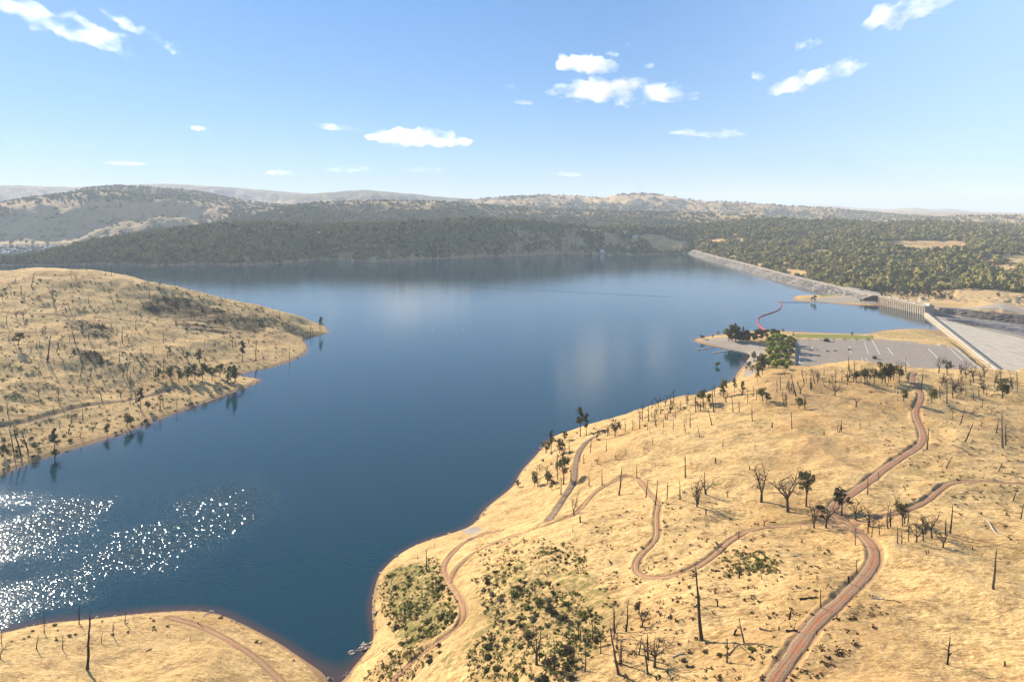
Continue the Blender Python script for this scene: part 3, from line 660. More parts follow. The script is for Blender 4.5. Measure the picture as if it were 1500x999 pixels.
for P, k, s in [([(-160,720),(100,700),(330,672),(480,700),(440,800),(300,880),(100,930),(-160,960)], .34, 26), ([(-120,800),(0,762),(60,737),(130,728),(190,730),(160,758),(90,795),(0,838),(-120,870)], 1.0, 12), ([(-60,900),(0,872),(120,803),(230,735),(300,705),(380,690),(420,720),(420,760),(330,815),(220,868),(90,905),(0,915)], .95, 16), ([(720,478),(800,468),(880,472),(960,468),(1010,476),(980,492),(880,500),(760,492)], .07, 40), ([(380,436),(500,434),(620,436),(600,441),(430,444)], .07, 40), ([(560,375),(760,372),(1000,378),(940,387),(700,392),(560,392)], .09, 40), ([(1160,470),(1260,466),(1330,470),(1300,478),(1180,478)], .06, 20), ([(480,700),(620,680),(700,720),(560,800),(480,860)], .06, 30)]:
    L_ = np.array([on_z(px, py, 0) for px, py in P]); b0 = L_.min(0) - s * 3; b1 = L_.max(0) + s * 3; m = (GX > b0[0]) & (GX < b1[0]) & (GY > b0[1]) & (GY < b1[1])
    d, _ = seg_dist(GX[m], GY[m], np.vstack([L_, L_[:1]])); sd_ = np.where(in_poly(GX[m], GY[m], L_), d, -d) + s * .9 * fbm(GX[m] / 30, GY[m] / 30, 66, 3)
    ripple[m] = np.maximum(ripple[m], k * sstep(-s, s * 2.2, sd_))

wood_here = forest.copy(); forest = np.where(RR < 4700, forest * .45, forest)
# ------------------------------------------------------------------ build the land
idx = np.arange(GZ.size).reshape(GZ.shape)
quad = np.stack([idx[:-1, :-1], idx[:-1, 1:], idx[1:, 1:], idx[1:, :-1]], -1)
qz = np.maximum.reduce([GZ[:-1, :-1], GZ[:-1, 1:], GZ[1:, 1:], GZ[1:, :-1]])
qr = RR[:-1, :-1]; qa = AA[:-1, :-1]; qd = down[:-1, :-1] & down[1:, 1:]
use = (qz > -2.5) | qd
cove = azel(497, 985)[0]
reg = np.full(qr.shape, 6)                                          # far hills by default
reg[(qr < 1500) & ~qd] = 2
hl = (qr < 760) & in_poly(GX[:-1, :-1], GY[:-1, :-1], np.array([(-8, 60), *[tuple(on_z(x, y, -3)) for x, y in [(495,1010),(530,930),(520,860),(640,760),(740,690),(790,645),(900,600),(1010,575),(1060,562)]], tuple(on_z(1100,556,4)), tuple(on_z(1168,557,4)), tuple(on_z(1300,557,4)), tuple(on_z(1440,549,4)), tuple(W1), (900, 560), (900, 30)]))
reg[(qr < 420) & (qa < azel(497, 1000)[0]) & ~hl] = 1
reg[hl] = 0
reg[(qr > 420) & (qr < 1600) & (qa < azel(560, 600)[0]) & ~hl & ~qd] = 3
reg[qd & (qr < 1560)] = 4
reg[(qr >= 1560) & (qr < 4700)] = 5
for k, nm in enumerate(['grass_hill', 'grass_knoll', 'lakeside_ground', 'headland', 'spillway_ground', 'wooded_hills', 'mountains']):
    q = quad[use & (reg == k)].reshape(-1, 4)
    if not len(q): continue
    u, inv = np.unique(q, return_inverse=True); q = inv.reshape(-1, 4)
    V = np.stack([GX.ravel()[u], GY.ravel()[u], GZ.ravel()[u]], -1)
    at = {n: a.ravel()[u] for n, a in (('soil', soil), ('green', green), ('scrub', scrub), ('gravel', gravel), ('lawn', lawn), ('forest', forest))}
    tag(obj(nm, npmesh(nm, V, q[:, ::-1], M['ground'], at)), kind='structure')

# ------------------------------------------------------------------ the lake
st = 2
wi = idx[::st, ::st]; wz = GZ[::st, ::st]; wdn = down[::st, ::st]
wq = np.stack([wi[:-1, :-1], wi[:-1, 1:], wi[1:, 1:], wi[1:, :-1]], -1)
wmin = np.minimum.reduce([wz[:-1, :-1], wz[:-1, 1:], wz[1:, 1:], wz[1:, :-1]])
wok = (wmin < .4) & ~(wdn[:-1, :-1] & wdn[1:, 1:] & wdn[:-1, 1:] & wdn[1:, :-1]) & (RR[::st, ::st][:-1, :-1] < 6000)
q = wq[wok].reshape(-1, 4); u, inv = np.unique(q, return_inverse=True)
V = np.stack([GX.ravel()[u], GY.ravel()[u], np.zeros(len(u))], -1)
tag(obj('lake_water', npmesh('lake_water', V, inv.reshape(-1, 4)[:, ::-1], M['water'], {'depth': -GZ.ravel()[u], 'ripple': ripple.ravel()[u]})), kind='structure')

# ------------------------------------------------------------------ track ribbons
for nm, mt, hw, W, zp in TR:
    t = np.gradient(W[:, :2], axis=0); t /= np.hypot(t[:, 0], t[:, 1])[:, None] + 1e-9; nrm = np.stack([t[:, 1], -t[:, 0]], -1)
    offs = np.array([-1.25, -1.04, -.6, -.2, .2, .6, 1.04, 1.25]); dz = np.array([-.40, -.03, .02, .0, .0, .02, -.03, -.40])
    jit = 1 + .16 * noise(np.arange(len(W)) / 9.0, np.zeros(len(W)) + 3.3, 4) + .14 * noise(np.arange(len(W)) / 2.3, np.zeros(len(W)) + 7.3, 5)
    V = np.concatenate([np.stack([W[:, 0] + nrm[:, 0] * o * hw * jit, W[:, 1] + nrm[:, 1] * o * hw * jit, zp + d], -1)[:, None] for o, d in zip(offs, dz)], 1)
    n, k = V.shape[:2]; ii = np.arange(n * k).reshape(n, k)
    q = np.stack([ii[:-1, :-1], ii[:-1, 1:], ii[1:, 1:], ii[1:, :-1]], -1).reshape(-1, 4)
    tag(obj(nm, npmesh(nm, V.reshape(-1, 3), q[:, ::-1], M[mt], {'across': np.tile(offs, n)})), kind='structure')
# ------------------------------------------------------------------ lot, ramp, docks, booms
def sheet(name, P, z, mat, kind='structure'):
    P = [tuple(p) for p in P]; me = bpy.data.meshes.new(name); me.from_pydata([(x, y, z) for x, y in P], [], [tuple(range(len(P)))]); me.materials.append(mat); me.update()
    if me.polygons[0].normal.z < 0: me.flip_normals()
    return tag(obj(name, me), kind=kind)
sheet('parking_lot', LOT, 5.0, M['asphalt'])
def strip(P, w, z0, z1):
    """a solid band along a line on the ground"""
    mb = MB(); P = np.array(P, float); w *= .62
    for i in range(len(P) - 1):
        d = P[i + 1] - P[i]; L = np.hypot(*d); d /= L; nrm = np.array([d[1], -d[0]]) * w / 2
        mb.prism([tuple(P[i] - nrm), tuple(P[i + 1] - nrm), tuple(P[i + 1] + nrm), tuple(P[i] + nrm)][::-1], z0, z1)
    return mb
ISL = [([(1266,501),(1272,518)],1.1,'paint'),([(1277.5,498.5),(1289,519)],1.5,'paint'),([(1300,509),(1308,520)],1.5,'paint'),([(1360,511),(1373,524)],1.6,'paint'),([(1392,511),(1410,527.5)],1.6,'paint'),([(1325,527.5),(1332,536)],1.5,'paint'),
       ([(1262,524),(1266,532)],1.2,'paint'),([(1268,524),(1272,532)],1.2,'paint'),([(1171,520),(1171,531),(1181,538)],1.2,'paint'),([(1244,507),(1247,518)],1.3,'paint'),([(1344,513),(1358,526)],.8,'concrete'),([(1313,505),(1316,510)],.8,'concrete'),([(1240,500),(1300,501.2)],.8,'concrete')]
ISL_N = 0
for P, w, mt in ISL:
    tag(strip([on_z(x, y, 5) for x, y in P], w, 5.004, 5.09).build('parking_divider', M[mt]), kind='structure')
sheet('boat_ramp', [on_z(x, y, z) for x, y, z in [(1258,491,5),(1274,490.5,5),(1275,497.5,5),(1258,497,5)]], 4.55 + .3, M['concrete'])

def kiosk(px, py, w, d, h, label):
    x, y = on_z(px, py, 5.0); t = empty('kiosk', (x, y, 5.0), R(-12)); tag(t, label, 'building')
    MB().box(-w/2, w/2, -d/2, d/2, 0, h).build('wall', M['dark'], t)
    mb = MB(); e = .9; mb.add([(-w/2-e,-d/2-e,h+.003),(w/2+e,-d/2-e,h+.003),(w/2+e,d/2+e,h+.003),(-w/2-e,d/2+e,h+.003),(-w/4,0,h+1.6),(w/4,0,h+1.6)],[(3,2,1,0),(0,1,5,4),(2,3,4,5),(1,2,5),(3,0,4)]); mb.build('roof', M['roof'], t)
    MB().box(-w*.18, w*.05, -d/2-.06, -d/2-.003, 0, 2.1).build('door', M['rubber'], t)
    MB().box(w*.2, w*.38, -d/2-.06, -d/2-.003, 1.2, 2.1).build('window', M['glass'], t)
kiosk(1210.5, 500, 7.5, 5, 3.2, 'dark brown hut standing alone at the back of the parking lot')
kiosk(1281, 525.5, 4.5, 4, 2.8, 'small dark hut near the front edge of the parking lot')

# cars and trailers ------------------------------------------------
def car_parts(t, paint, kind):
    L = 5.4 if kind == 'pickup' else 4.7; Wd = .95
    body = [(-L/2,.45),(L/2,.45),(L/2,.95),(L*.22,1.05),(-L/2,1.05)]
    cab = {'suv': [(-L*.48,1.053),(L*.2,1.053),(L*.08,1.75),(-L*.46,1.75)], 'pickup': [(-L*.12,1.053),(L*.24,1.053),(L*.12,1.8),(-L*.10,1.8)], 'sedan': [(-L*.36,1.053),(L*.24,1.053),(L*.08,1.5),(-L*.24,1.5)]}[kind]
    def prof_(P, w): n = len(P); mb = MB(); return mb.add([(x, -w, z) for x, z in P] + [(x, w, z) for x, z in P], [tuple(range(n)), tuple(range(n, 2*n))[::-1]] + [(i, n + i, n + (i + 1) % n, (i + 1) % n) for i in range(n)])
    a = [prof_(body, Wd).build('body', paint, t), prof_(cab, Wd * .88).build('cabin', M['glass'], t)]
    rf = [(cab[3][0]+.1, cab[3][1]+.003),(cab[2][0]-.1, cab[2][1]+.003),(cab[2][0]-.15, cab[2][1]+.06),(cab[3][0]+.15, cab[3][1]+.06)]
    a.append(prof_(rf, Wd * .86).build('roof', paint, t))
    for sx in (-.31, .31):
        for sy in (-1, 1):
            a.append(MB().tube([(L*sx, sy*(Wd-.10), .34), (L*sx, sy*(Wd+.05), .34)], [.34, .34], 12).build('wheel', M['rubber'], t))
    KIDS[t] = a
PROTO = {}
def car(px, py, rz, paint, kind, label, z=5.0, group=None, cat='car'):
    x, y = on_z(px, py, z); k = (paint, kind)
    nm = {'suv': 'parked_car', 'sedan': 'parked_car', 'pickup': 'pickup_truck'}[kind]
    if k not in PROTO: t = empty(nm, (x, y, z), R(rz)); car_parts(t, M[paint], kind); PROTO[k] = t
    else: t = copy_tree(PROTO[k]); t.location = (x, y, z); t.rotation_euler[2] = R(rz)
    tag(t, label, cat, group or 'vehicles on the parking lot'); return t
def trailer_boat(px, py, rz, label, z=5.0):
    x, y = on_z(px, py, z); t = empty('boat_trailer', (x, y, z), R(rz)); tag(t, label, 'trailer', 'vehicles on the parking lot')
    mb = MB()
    n = 9; V = []; Fc = []
    for i in range(n):
        s = i / (n - 1); w = 1.1 * (1 - max(0, s - .45) ** 2 * 3.2); X = -3 + 6 * s; V += [(X, -w, 1.35 + .25 * s), (X, -w * .55, .75 + .2 * s), (X, w * .55, .75 + .2 * s), (X, w, 1.35 + .25 * s)]
    for i in range(n - 1):
        for j in range(3): Fc.append((i*4+j, i*4+j+1, i*4+j+5, i*4+j+4))
        Fc.append((i*4+3, i*4, i*4+4, i*4+7))
    Fc += [(3, 2, 1, 0), tuple(range(4*n-4, 4*n))]; mb.add(V, Fc); mb.build('hull', M['white'], t)
    MB().box(-.3, .9, -.7, .7, 1.56, 2.1).build('windscreen', M['glass'], t)
    MB().box(-2.6, 4.4, -.08, .08, .45, .58).build('trailer_frame', M['steel'], t)
    for sy in (-1, 1): MB().tube([(-1, sy * .9, .35), (-1, sy * 1.08, .35)], [.35, .35], 12).build('wheel', M['rubber'], t)
car(1186, 513.2, 20, 'greypaint', 'suv', 'silver car left of the white boat trailer')
car(1196.5, 513.2, 8, 'white', 'pickup', 'white pickup truck towing a white boat', cat='truck')
trailer_boat(1192, 510.2, 30, 'white boat on a trailer behind the white pickup')
car(1187.5, 521.5, 10, 'darkpaint', 'sedan', 'black car in the parking lot front row nearest the green trees')
car(1198.5, 521.3, -14, 'bluepaint', 'pickup', 'navy pickup truck beside the black car', cat='truck')
car(1212.5, 514.8, 5, 'darkpaint', 'sedan', 'low black car just left of the silver pickup')
car(1222.5, 514, 8, 'greypaint', 'pickup', 'silver pickup truck parked alone mid lot', cat='truck')
car(1244.5, 512.6, 12, 'darkpaint', 'suv', 'black car at the foot of a white dividing line')
car(1118.5, 507.3, 5, 'darkpaint', 'sedan', 'black car parked under the ramp trees')
car(1122, 503, 5, 'white', 'sedan', 'white car half hidden between the ramp trees')
DAMZ = 16.05
for i, (px, py, c, kd) in enumerate([(1260,425.0,'darkpaint','suv'),(1264,425.6,'darkpaint','suv'),(1269,425.9,'white','sedan'),(1277,427.0,'darkpaint','suv'),(1285,428.8,'greypaint','suv'),(1226,418.6,'darkpaint','suv')]):
    car(px, py, -28, c, kd, ['black car leftmost of those parked by the gate block','black car second of those parked by the gate block','white car among black ones by the gate block','black car behind the white car by the gate block','silver car closest to the gate block','lone black car driving on the dam crest'][i], DAMZ + (.06 if i == 5 else 0), 'vehicles on the dam crest')
for i, (px, py) in enumerate([(1342, 442.0), (1360, 441.2)]):
    car(px, py, 15, 'darkpaint', 'pickup', ['black truck on the bench beside the gate block roof', 'black truck right of the site cabin on the bench'][i], float(zs(*on_z(px, py, 8.5))), 'vehicles on the bench', 'truck')

def lamp(px, py, h, label, z=None):
    w = hit(px, py); t = empty('light_pole', w); tag(t, label, 'light pole', 'light poles round the lot')
    MB().tube([(0, 0, -.3), (0, 0, h)], [.16, .10], 6).build('pole', M['dark'], t)
    MB().box(-.1, 1.3, -.12, .12, h + .003, h + .16).build('lamp_head', M['dark'], t)
lamp(1036.5, 501, 13, 'tall pole standing on the tip of the ramp peninsula'); lamp(1112, 511, 9, 'pole beside the ramp turnaround'); lamp(1186, 514, 16, 'slim pole between the silver car and white truck')

def dock(P, w, label):
    a, b = [on_z(x, y, .5) for x, y in P]; L = float(np.hypot(*(b - a))); ang = math.atan2(b[1] - a[1], b[0] - a[0])
    t = empty('floating_dock', (a[0], a[1], 0), ang); tag(t, label, 'dock', 'docks at the boat ramp')
    MB().box(0, L, -w/2, w/2, .35, .62).build('deck', M['pale'], t)
    n = int(L / 4)
    for k in range(n): MB().box(k*L/n+.3, (k+1)*L/n-.3, -w/2+.1, w/2-.1, -.3, .347).build('float', M['black'], t)
    for k in (0.15, .85): MB().tube([(L*k, w/2+.15, -2), (L*k, w/2+.15, 2.6)], [.14, .14], 6).build('pile', M['dark'], t)
dock([(1020,512.3),(1045,508.8)], 2.0, 'floating dock nearer the peninsula tip'); dock([(1042,517.2),(1071,512.6)], 2.2, 'longer floating dock in the dark inlet')

def boom(name, P, rad, step, mat, label, cat, maxn=98):
    W = np.array([on_z(x, y, 0) for x, y in P]); W = smooth(resample(W, 3), 4, 2); L = np.hypot(*np.diff(W, axis=0).T).sum(); step = max(step, L / maxn)
    W = resample(W, step); c0_ = W[0]; t = empty(name, (c0_[0], c0_[1], 0)); tag(t, label, cat)
    MB().tube([(*(p - c0_), rad * .3) for p in W], [rad * .28] * len(W), 5).build('cable', M['rubber'], t)
    proto = None
    for i in range(len(W) - 1):
        d = W[i + 1] - W[i]; ln = np.hypot(*d)
        if proto is None:
            l = ln * .86; proto = MB().tube([(-l/2,0,0),(-l/2+.15,0,0),(l/2-.15,0,0),(l/2,0,0)], [rad*.6, rad, rad, rad*.6], 8).build('float', M[mat], t); f = proto
        else: f = proto.copy(); COL.objects.link(f); f.parent = t
        m_ = (W[i] + W[i + 1]) / 2 - c0_; f.location = (m_[0], m_[1], rad * .35); f.rotation_euler[2] = math.atan2(d[1], d[0])
boom('float_boom', [(1142,441.8),(1144,446),(1144.5,450),(1141,454),(1137,456.5),(1123,461),(1113,464.2),(1109.5,469),(1110,476),(1115,480),(1121,484)], 1.15, 4, 'redfloat', 'curving chain of red floats off the ramp peninsula', 'boom')
boom('cable_boom', [(1140,443),(1160,443.3),(1186,443.2)], .55, 4, 'black', 'straight dark boom joining the red floats to the spit', 'boom')
boom('log_boom', [(652,418.3),(690,420.5),(733,423.2),(817,427),(870,429.6),(900,431.2),(945,433.2),(984,435.3)], .26, 8, 'black', 'long thin line of dark floats across the middle of the lake', 'boom')
for i, (px, py) in enumerate([(634, 485), (678, 483.5), (783, 484.5), (877, 485.3)]):
    x, y = on_z(px, py, 0); t = empty('buoy', (x, y, 0)); tag(t, ['leftmost of four tiny buoys in a row on open water', 'second from the left of the four tiny buoys', 'third from the left of the four tiny buoys', 'rightmost of the four tiny buoys on open water'][i], 'buoy', 'buoys on the open lake')
    MB().tube([(0,0,-.5),(0,0,.15),(0,0,.5),(0,0,.62)], [.4,.65,.6,.2], 10).build('float', M['black'], t); MB().tube([(0,0,.5),(0,0,2.1)], [.12,.12], 6).build('mast', M['white'], t)

# ------------------------------------------------------------------ dam
t_ = empty('dam', (float(DAM[0][0]), float(DAM[0][1]), 0)); tag(t_, 'long curved grey rockfill dam with a road along its crest', 'dam'); o0 = np.array([DAM[0][0], DAM[0][1], 0])
D = resample(DAM, 6); tg = np.gradient(D, axis=0); tg /= np.hypot(tg[:, 0], tg[:, 1])[:, None]; nr = np.stack([tg[:, 1], -tg[:, 0]], -1)
if nr[0] @ np.array([-1.0, -.4]) < 0: nr = -nr                     # towards the lake
end = 1 - .0 * np.linspace(0, 1, len(D))
def loft(offs):
    V = []
    for i, p in enumerate(D):
        for o, z in offs: V.append((p[0] + nr[i, 0] * o, p[1] + nr[i, 1] * o, z))
    k = len(offs); ii = np.arange(len(V)).reshape(-1, k); q = np.stack([ii[:-1, :-1], ii[1:, :-1], ii[1:, 1:], ii[:-1, 1:]], -1).reshape(-1, 4)
    return np.array(V), q
def loft_obj(nm, offs, mat, rough=0.0):
    V, q = loft(offs)
    if rough:
        k = np.isin(np.arange(len(V)) % len(offs), range(1, len(offs) - 1)); V[k, 2] += rough * noise(V[k, 0] / 3.1, V[k, 1] / 3.1, 5) + .6 * rough * noise(V[k, 0] / 9, V[k, 1] / 9, 6)
    V = V - o0; me = npmesh(nm, V, q, M[mat]); me.flip_normals() if me.polygons[0].normal.z < 0 else None
    return obj(nm, me, t_)
up = [(7.2 + k * 2.3 * 1.0, 15.6 - k * 1.0) for k in range(0, 22)]
loft_obj('upstream_rockfill', up, 'riprap', .9)
loft_obj('downstream_rockfill', [(-7.2 - k * 4, 15.6 - k * 2.1) for k in range(0, 12)], 'riprap', .8)
loft_obj('crest_road', [(-7.4, 15.5), (-7.2, 16.0), (7.2, 16.0), (7.4, 15.5)], 'road')
loft_obj('guard_rail', [(6.7, 16.0), (6.7, 16.75), (6.45, 16.75), (6.45, 16.0)], 'concrete'); loft_obj('guard_rail', [(-6.45, 16.0), (-6.45, 16.75), (-6.7, 16.75), (-6.7, 16.0)], 'concrete')
pad = [on_z(x, y, 16) for x, y in [(1236,419.5),(1262,423.2),(1289,429.2),(1291,433.2),(1270,430.4),(1245,424.6)]]
MB().prism([tuple(p) for p in pad], 2, 16.04).build('parking_pad', M['road']); tag(bpy.data.objects['parking_pad'], kind='structure')

# ------------------------------------------------------------------ spillway gate block
ga, gb = W0, G1; L = float(np.hypot(*(gb - ga))); ang = math.atan2(gb[1] - ga[1], gb[0] - ga[0])
g = empty('spillway_gate_house', (ga[0], ga[1], 0), ang); tag(g, 'long concrete spillway gate block with ribbed face at the lake edge', 'gate structure')
side = 1 if (np.array([-math.sin(ang), math.cos(ang)]) @ np.array([-1, -.2])) > 0 else -1     # lake side
H = 19.0; Dp = 17.0
y_l, y_d = (side * 2.0, -side * (Dp - 2.0))
MB().box(0, L, min(y_l, y_d), max(y_l, y_d), -9, H - 2.2).build('main_wall', M['concrete'], g)
nb = 22
for k in range(nb + 1):
    X = k * L / nb; mb = MB(); a_, b_ = sorted((y_l + side * .003, y_l + side * 1.3)); x0 = min(max(X - .8, 0), L - 1.6)
    mb.extrude_x([(a_, -9), (b_, -9), (b_, H - 6), (a_ if side > 0 else b_, H - 2.6), (a_, H - 2.6)] if side > 0 else [(b_, -9), (b_, H - 2.6), (a_, H - 6), (a_, -9)], x0, x0 + 1.6); mb.build('pier', M['concrete'], g)
a_, b_ = sorted((y_l + side * 2.4, y_d)); MB().box(-.8, L + .8, a_, b_, H - 2.197, H - .9).build('deck', M['concrete'], g)
for yy in (a_, b_ - .4): MB().box(-.8, L + .8, yy, yy + .4, H - .897, H + .2).build('parapet', M['concrete'], g)
MB().box(.5, 13, y_d + (3 if side > 0 else -9), y_d + (9 if side > 0 else -3), H - .897, H + 3.0).build('hoist_house', M['wall'], g)
for k in range(1, nb):
    if k % 4 == 2: MB().box(k*L/nb-1.6, k*L/nb+1.6, -side*6-1.6, -side*6+1.6, H - .897, H + 1.0).build('hoist_box', M['wall'], g)

# ------------------------------------------------------------------ long weir, apron, chute and bench
Lw = float(np.hypot(*(W1 - W0))); aw = math.atan2(W1[1] - W0[1], W1[0] - W0[0]); sd = 1 if (np.array([-math.sin(aw), math.cos(aw)]) @ wn) > 0 else -1
wr = empty('weir', (W0[0], W0[1], 0), aw); tag(wr, 'long straight concrete weir running from the gate block to the grass hill', 'weir')
def pr(P): return [(y * sd, z) for y, z in P] if sd > 0 else [(y * sd, z) for y, z in P][::-1]
mb = MB(); mb.extrude_x(pr([(-3.2, -7), (-3.2, 4.6), (-2.2, 6.0), (1.5, 6.0), (5, 4.2), (9, .6), (9, -7)]), 3, Lw); mb.build('crest_wall', M['concrete'], wr)
mb = MB(); mb.extrude_x(pr([(-5.4, -7), (-5.4, 4.0), (-3.203, 4.0), (-3.203, -7)]), 3, Lw); mb.build('kerb', M['tan_conc'] if 'tan_conc' in M else M['concrete'], wr)
def dn(t, s): p = W0 + wd * t + wn * s; return float(p[0]), float(p[1])
def slope_sheet(name, TS, mat, dz):
    """sheet laid over the sloping ground below the weir: (along, across) corners, finely split"""
    n = 40; m = 60; V = []; (t0, t1), (s0a, s0b), (s1a, s1b) = TS
    for i in range(n + 1):
        u = i / n; t = t0 + (t1 - t0) * u
        for j in range(m + 1):
            v = j / m; s = (s0a + (s0b - s0a) * u) * (1 - v) + (s1a + (s1b - s1a) * u) * v; x, y = dn(t, s)
            V.append((x, y, max(1.0 - .040 * s, -16) + dz))
    ii = np.arange((n + 1) * (m + 1)).reshape(n + 1, m + 1); q = np.stack([ii[:-1, :-1], ii[1:, :-1], ii[1:, 1:], ii[:-1, 1:]], -1).reshape(-1, 4)
    me = npmesh(name, V, q, M[mat])
    if me.polygons[0].normal.z < 0: me.flip_normals()
    return tag(obj(name, me), kind='structure')
def ts_of(px, py, z):
    p = on_z(px, py, z) - W0; return float(p @ wd), float(p @ wn)
slope_sheet('concrete_apron', ((45, 590), (9, 9), (11, 335)), 'apron', .30)
ru = slope_sheet('rubble_field', ((-10, 590), (14, 336), (190, 520)), 'rubble', .42)
for v in ru.data.vertices: v.co.z += .8 * float(noise(v.co.x / 7, v.co.y / 7, 12))
slope_sheet('apron_drain', ((40, 300), (12, 166), (15, 171)), 'concrete', .75)
for k, (t0, s0, t1, s1) in enumerate([(52, 24, 48, 70), (60, 30, 75, 110), (75, 38, 110, 140), (95, 46, 150, 160)]):
    a, b = np.array(dn(t0, s0)), np.array(dn(t1, s1)); n = 14
    pts = [(*(a + (b - a) * i / n), max(1.0 - .04 * (s0 + (s1 - s0) * i / n), -16) + 1.0) for i in range(n + 1)]
    tag(MB().tube(pts, [1.1] * (n + 1), 6).build('erosion_berm', M['rubble']), ['shortest dark rubble berm at the apron head', 'second dark rubble berm fanning from the apron head', 'third dark rubble berm fanning from the apron head', 'outermost long rubble berm fanning over the apron'][k], 'berm', 'rubble berms at the apron head')
tw = empty('training_wall', (*dn(-14, 4), 0)); tag(tw, 'sloping concrete wall of the chute below the gate block', 'chute wall'); o1 = np.array([*dn(-14, 4), 0])
mb = MB()
Vv = []
for s_, z_ in [(0, 13), (10, 11), (22, 4), (40, -1), (60, -3)]:
    for dt in (0, 3.0):
        for zz in (-9, z_): x, y = dn(-14 + dt, 9.5 + s_); Vv.append((x - o1[0], y - o1[1], zz))
Fv = []
for i in range(4):
    b = i * 4; Fv += [(b, b+1, b+5, b+4), (b+2, b+6, b+7, b+3), (b+1, b+3, b+7, b+5), (b, b+4, b+6, b+2)]
Fv += [(0, 2, 3, 1), (16, 17, 19, 18)]; mb.add(Vv, Fv).build('wall', M['concrete'], tw)
cs = []
for s_, z_ in [(0, 9), (10, 6), (24, 1), (44, -1.2), (70, -2.2)]: cs += [(*dn(-17, 9.5 + s_), z_), (*dn(-60, 9.5 + s_), z_)]
me = bpy.data.meshes.new('chute_floor'); me.from_pydata([tuple(np.array(p) - o1) for p in cs], [], [(2*i, 2*i+1, 2*i+3, 2*i+2) for i in range(4)]); me.materials.append(M['concrete']); me.update()
if me.polygons[0].normal.z < 0: me.flip_normals()
obj('chute_floor', me, tw)

# cliff facing under the bench: rough rock blocks standing against the cut
cb = resample(BEN, 7); cb = cb[(cb[:, 0] / cb[:, 1] > (W0[0] + 22) / W0[1])]
V = []; hs = [-4.5, -2, 1.2, 4.4, 7.4, 9.8, 11.0, 11.1]
for p in cb:
    u = p / np.hypot(*p)
    for k, z in enumerate(hs):
        of = (-19 + k * 1.9 + 2.0 * float(noise(p[0] / 9 + k * .7, p[1] / 9, 3))) if k < 7 else 4; V.append((p[0] + u[0] * of, p[1] + u[1] * of, z))
k_ = len(hs); ii = np.arange(len(V)).reshape(-1, k_); q = np.stack([ii[:-1, :-1], ii[1:, :-1], ii[1:, 1:], ii[:-1, 1:]], -1).reshape(-1, 4)
me = npmesh('cut_rock_face', V, q, M['cliff'], smooth_=False); tag(obj('cut_rock_face', me), kind='structure')
me.update()
if sum(p.normal.y for p in me.polygons) > 0: me.flip_normals()

# site cabin, houses, marina ----------------------------------------
def house(px, py, w, d, h, wallm, roofm, label, rz=10, grp='buildings beyond the lake'):
    p = hit(px, py)
    if p is None: return
    z0 = float(zs(p[0], p[1])); t = empty('house', (p[0], p[1], z0), R(rz)); tag(t, label, 'house', grp)
    MB().box(-w/2, w/2, -d/2, d/2, -2, h).build('wall', M[wallm], t)
    e = .8; rf = MB().add([(-w/2-e,-d/2-e,h+.003),(w/2+e,-d/2-e,h+.003),(w/2+e,d/2+e,h+.003),(-w/2-e,d/2+e,h+.003),(-w/2-e,0,h+d*.28),(w/2+e,0,h+d*.28)],[(3,2,1,0),(0,1,5,4),(2,3,4,5),(1,2,5),(3,0,4)]).build('roof', M[roofm], t)
    for k in (-.3, .1, .34): MB().box(w*k-.6, w*k+.6, -d/2-.08, -d/2-.003, 1, 2.2).build('window', M['glass'], t)
    MB().box(-w*.12-.5, -w*.12+.5, -d/2-.09, -d/2-.003, 0, 2.1).build('door', M['dark'], t)
house(1351, 439.5, 9, 5, 3.5, 'wall', 'roof', 'small tan cabin between dark trucks on the bench')
house(916, 342.5, 24, 12, 8, 'white', 'white', 'white house among trees above the far shore')
house(931, 347.5, 30, 10, 4, 'white', 'wall', 'long pale building right of the white hillside house')
house(868, 335, 34, 14, 5, 'wall', 'wall', 'long roofed building on the wooded far crest')
house(952, 345, 20, 10, 5, 'wall', 'roof', 'brown roofed house on the far hillside')
house(1080, 352, 18, 10, 5, 'wall', 'roof', 'small house in the woods above the dam end')
house(1142, 356.5, 22, 10, 5, 'wall', 'wall', 'tan house in a clearing behind the dam')
house(1020, 343, 22, 11, 5, 'white', 'roof', 'pale walled house in the woods above the dam bend')
house(1290, 365, 18, 9, 5, 'wall', 'roof', 'lone house in the woods left of the dry clearing')
house(1150, 330, 24, 10, 5, 'white', 'white', 'white house near the wooded skyline')
house(866, 369.5, 30, 8, 4.5, 'orange', 'roof', 'rust coloured boathouse on the far shore')
def houseboat(px, py, L, label, rz=0, grp='boats moored on the lake'):
    x, y = on_z(px, py, 0); t = empty('houseboat', (x, y, 0), R(rz)); tag(t, label, 'boat', grp)
    MB().add([(-L/2,-2.2,-.3),(L/2-1.5,-2.2,-.3),(L/2,0,-.3),(L/2-1.5,2.2,-.3),(-L/2,2.2,-.3),(-L/2,-2.4,1.1),(L/2-1.2,-2.4,1.1),(L/2+.3,0,1.2),(L/2-1.2,2.4,1.1),(-L/2,2.4,1.1)],[(4,3,2,1,0),(5,6,7,8,9),(0,1,6,5),(1,2,7,6),(2,3,8,7),(3,4,9,8),(4,0,5,9)]).build('hull', M['white'], t)
    MB().box(-L*.42, L*.3, -1.9, 1.9, 1.103, 3.4).build('cabin', M['wall'], t)
    MB().box(-L*.44, L*.36, -2.2, 2.2, 3.403, 3.65).build('roof', M['white'], t)
    for k in range(4): MB().box(-L*.36+k*L*.16, -L*.36+k*L*.16+L*.1, -1.96, -1.903, 1.9, 2.8).build('window', M['glass'], t)
    return t
houseboat(883, 374.4, 20, 'larger white houseboat moored at the far shore'); houseboat(893, 374.2, 17, 'white houseboat right of the larger houseboat')
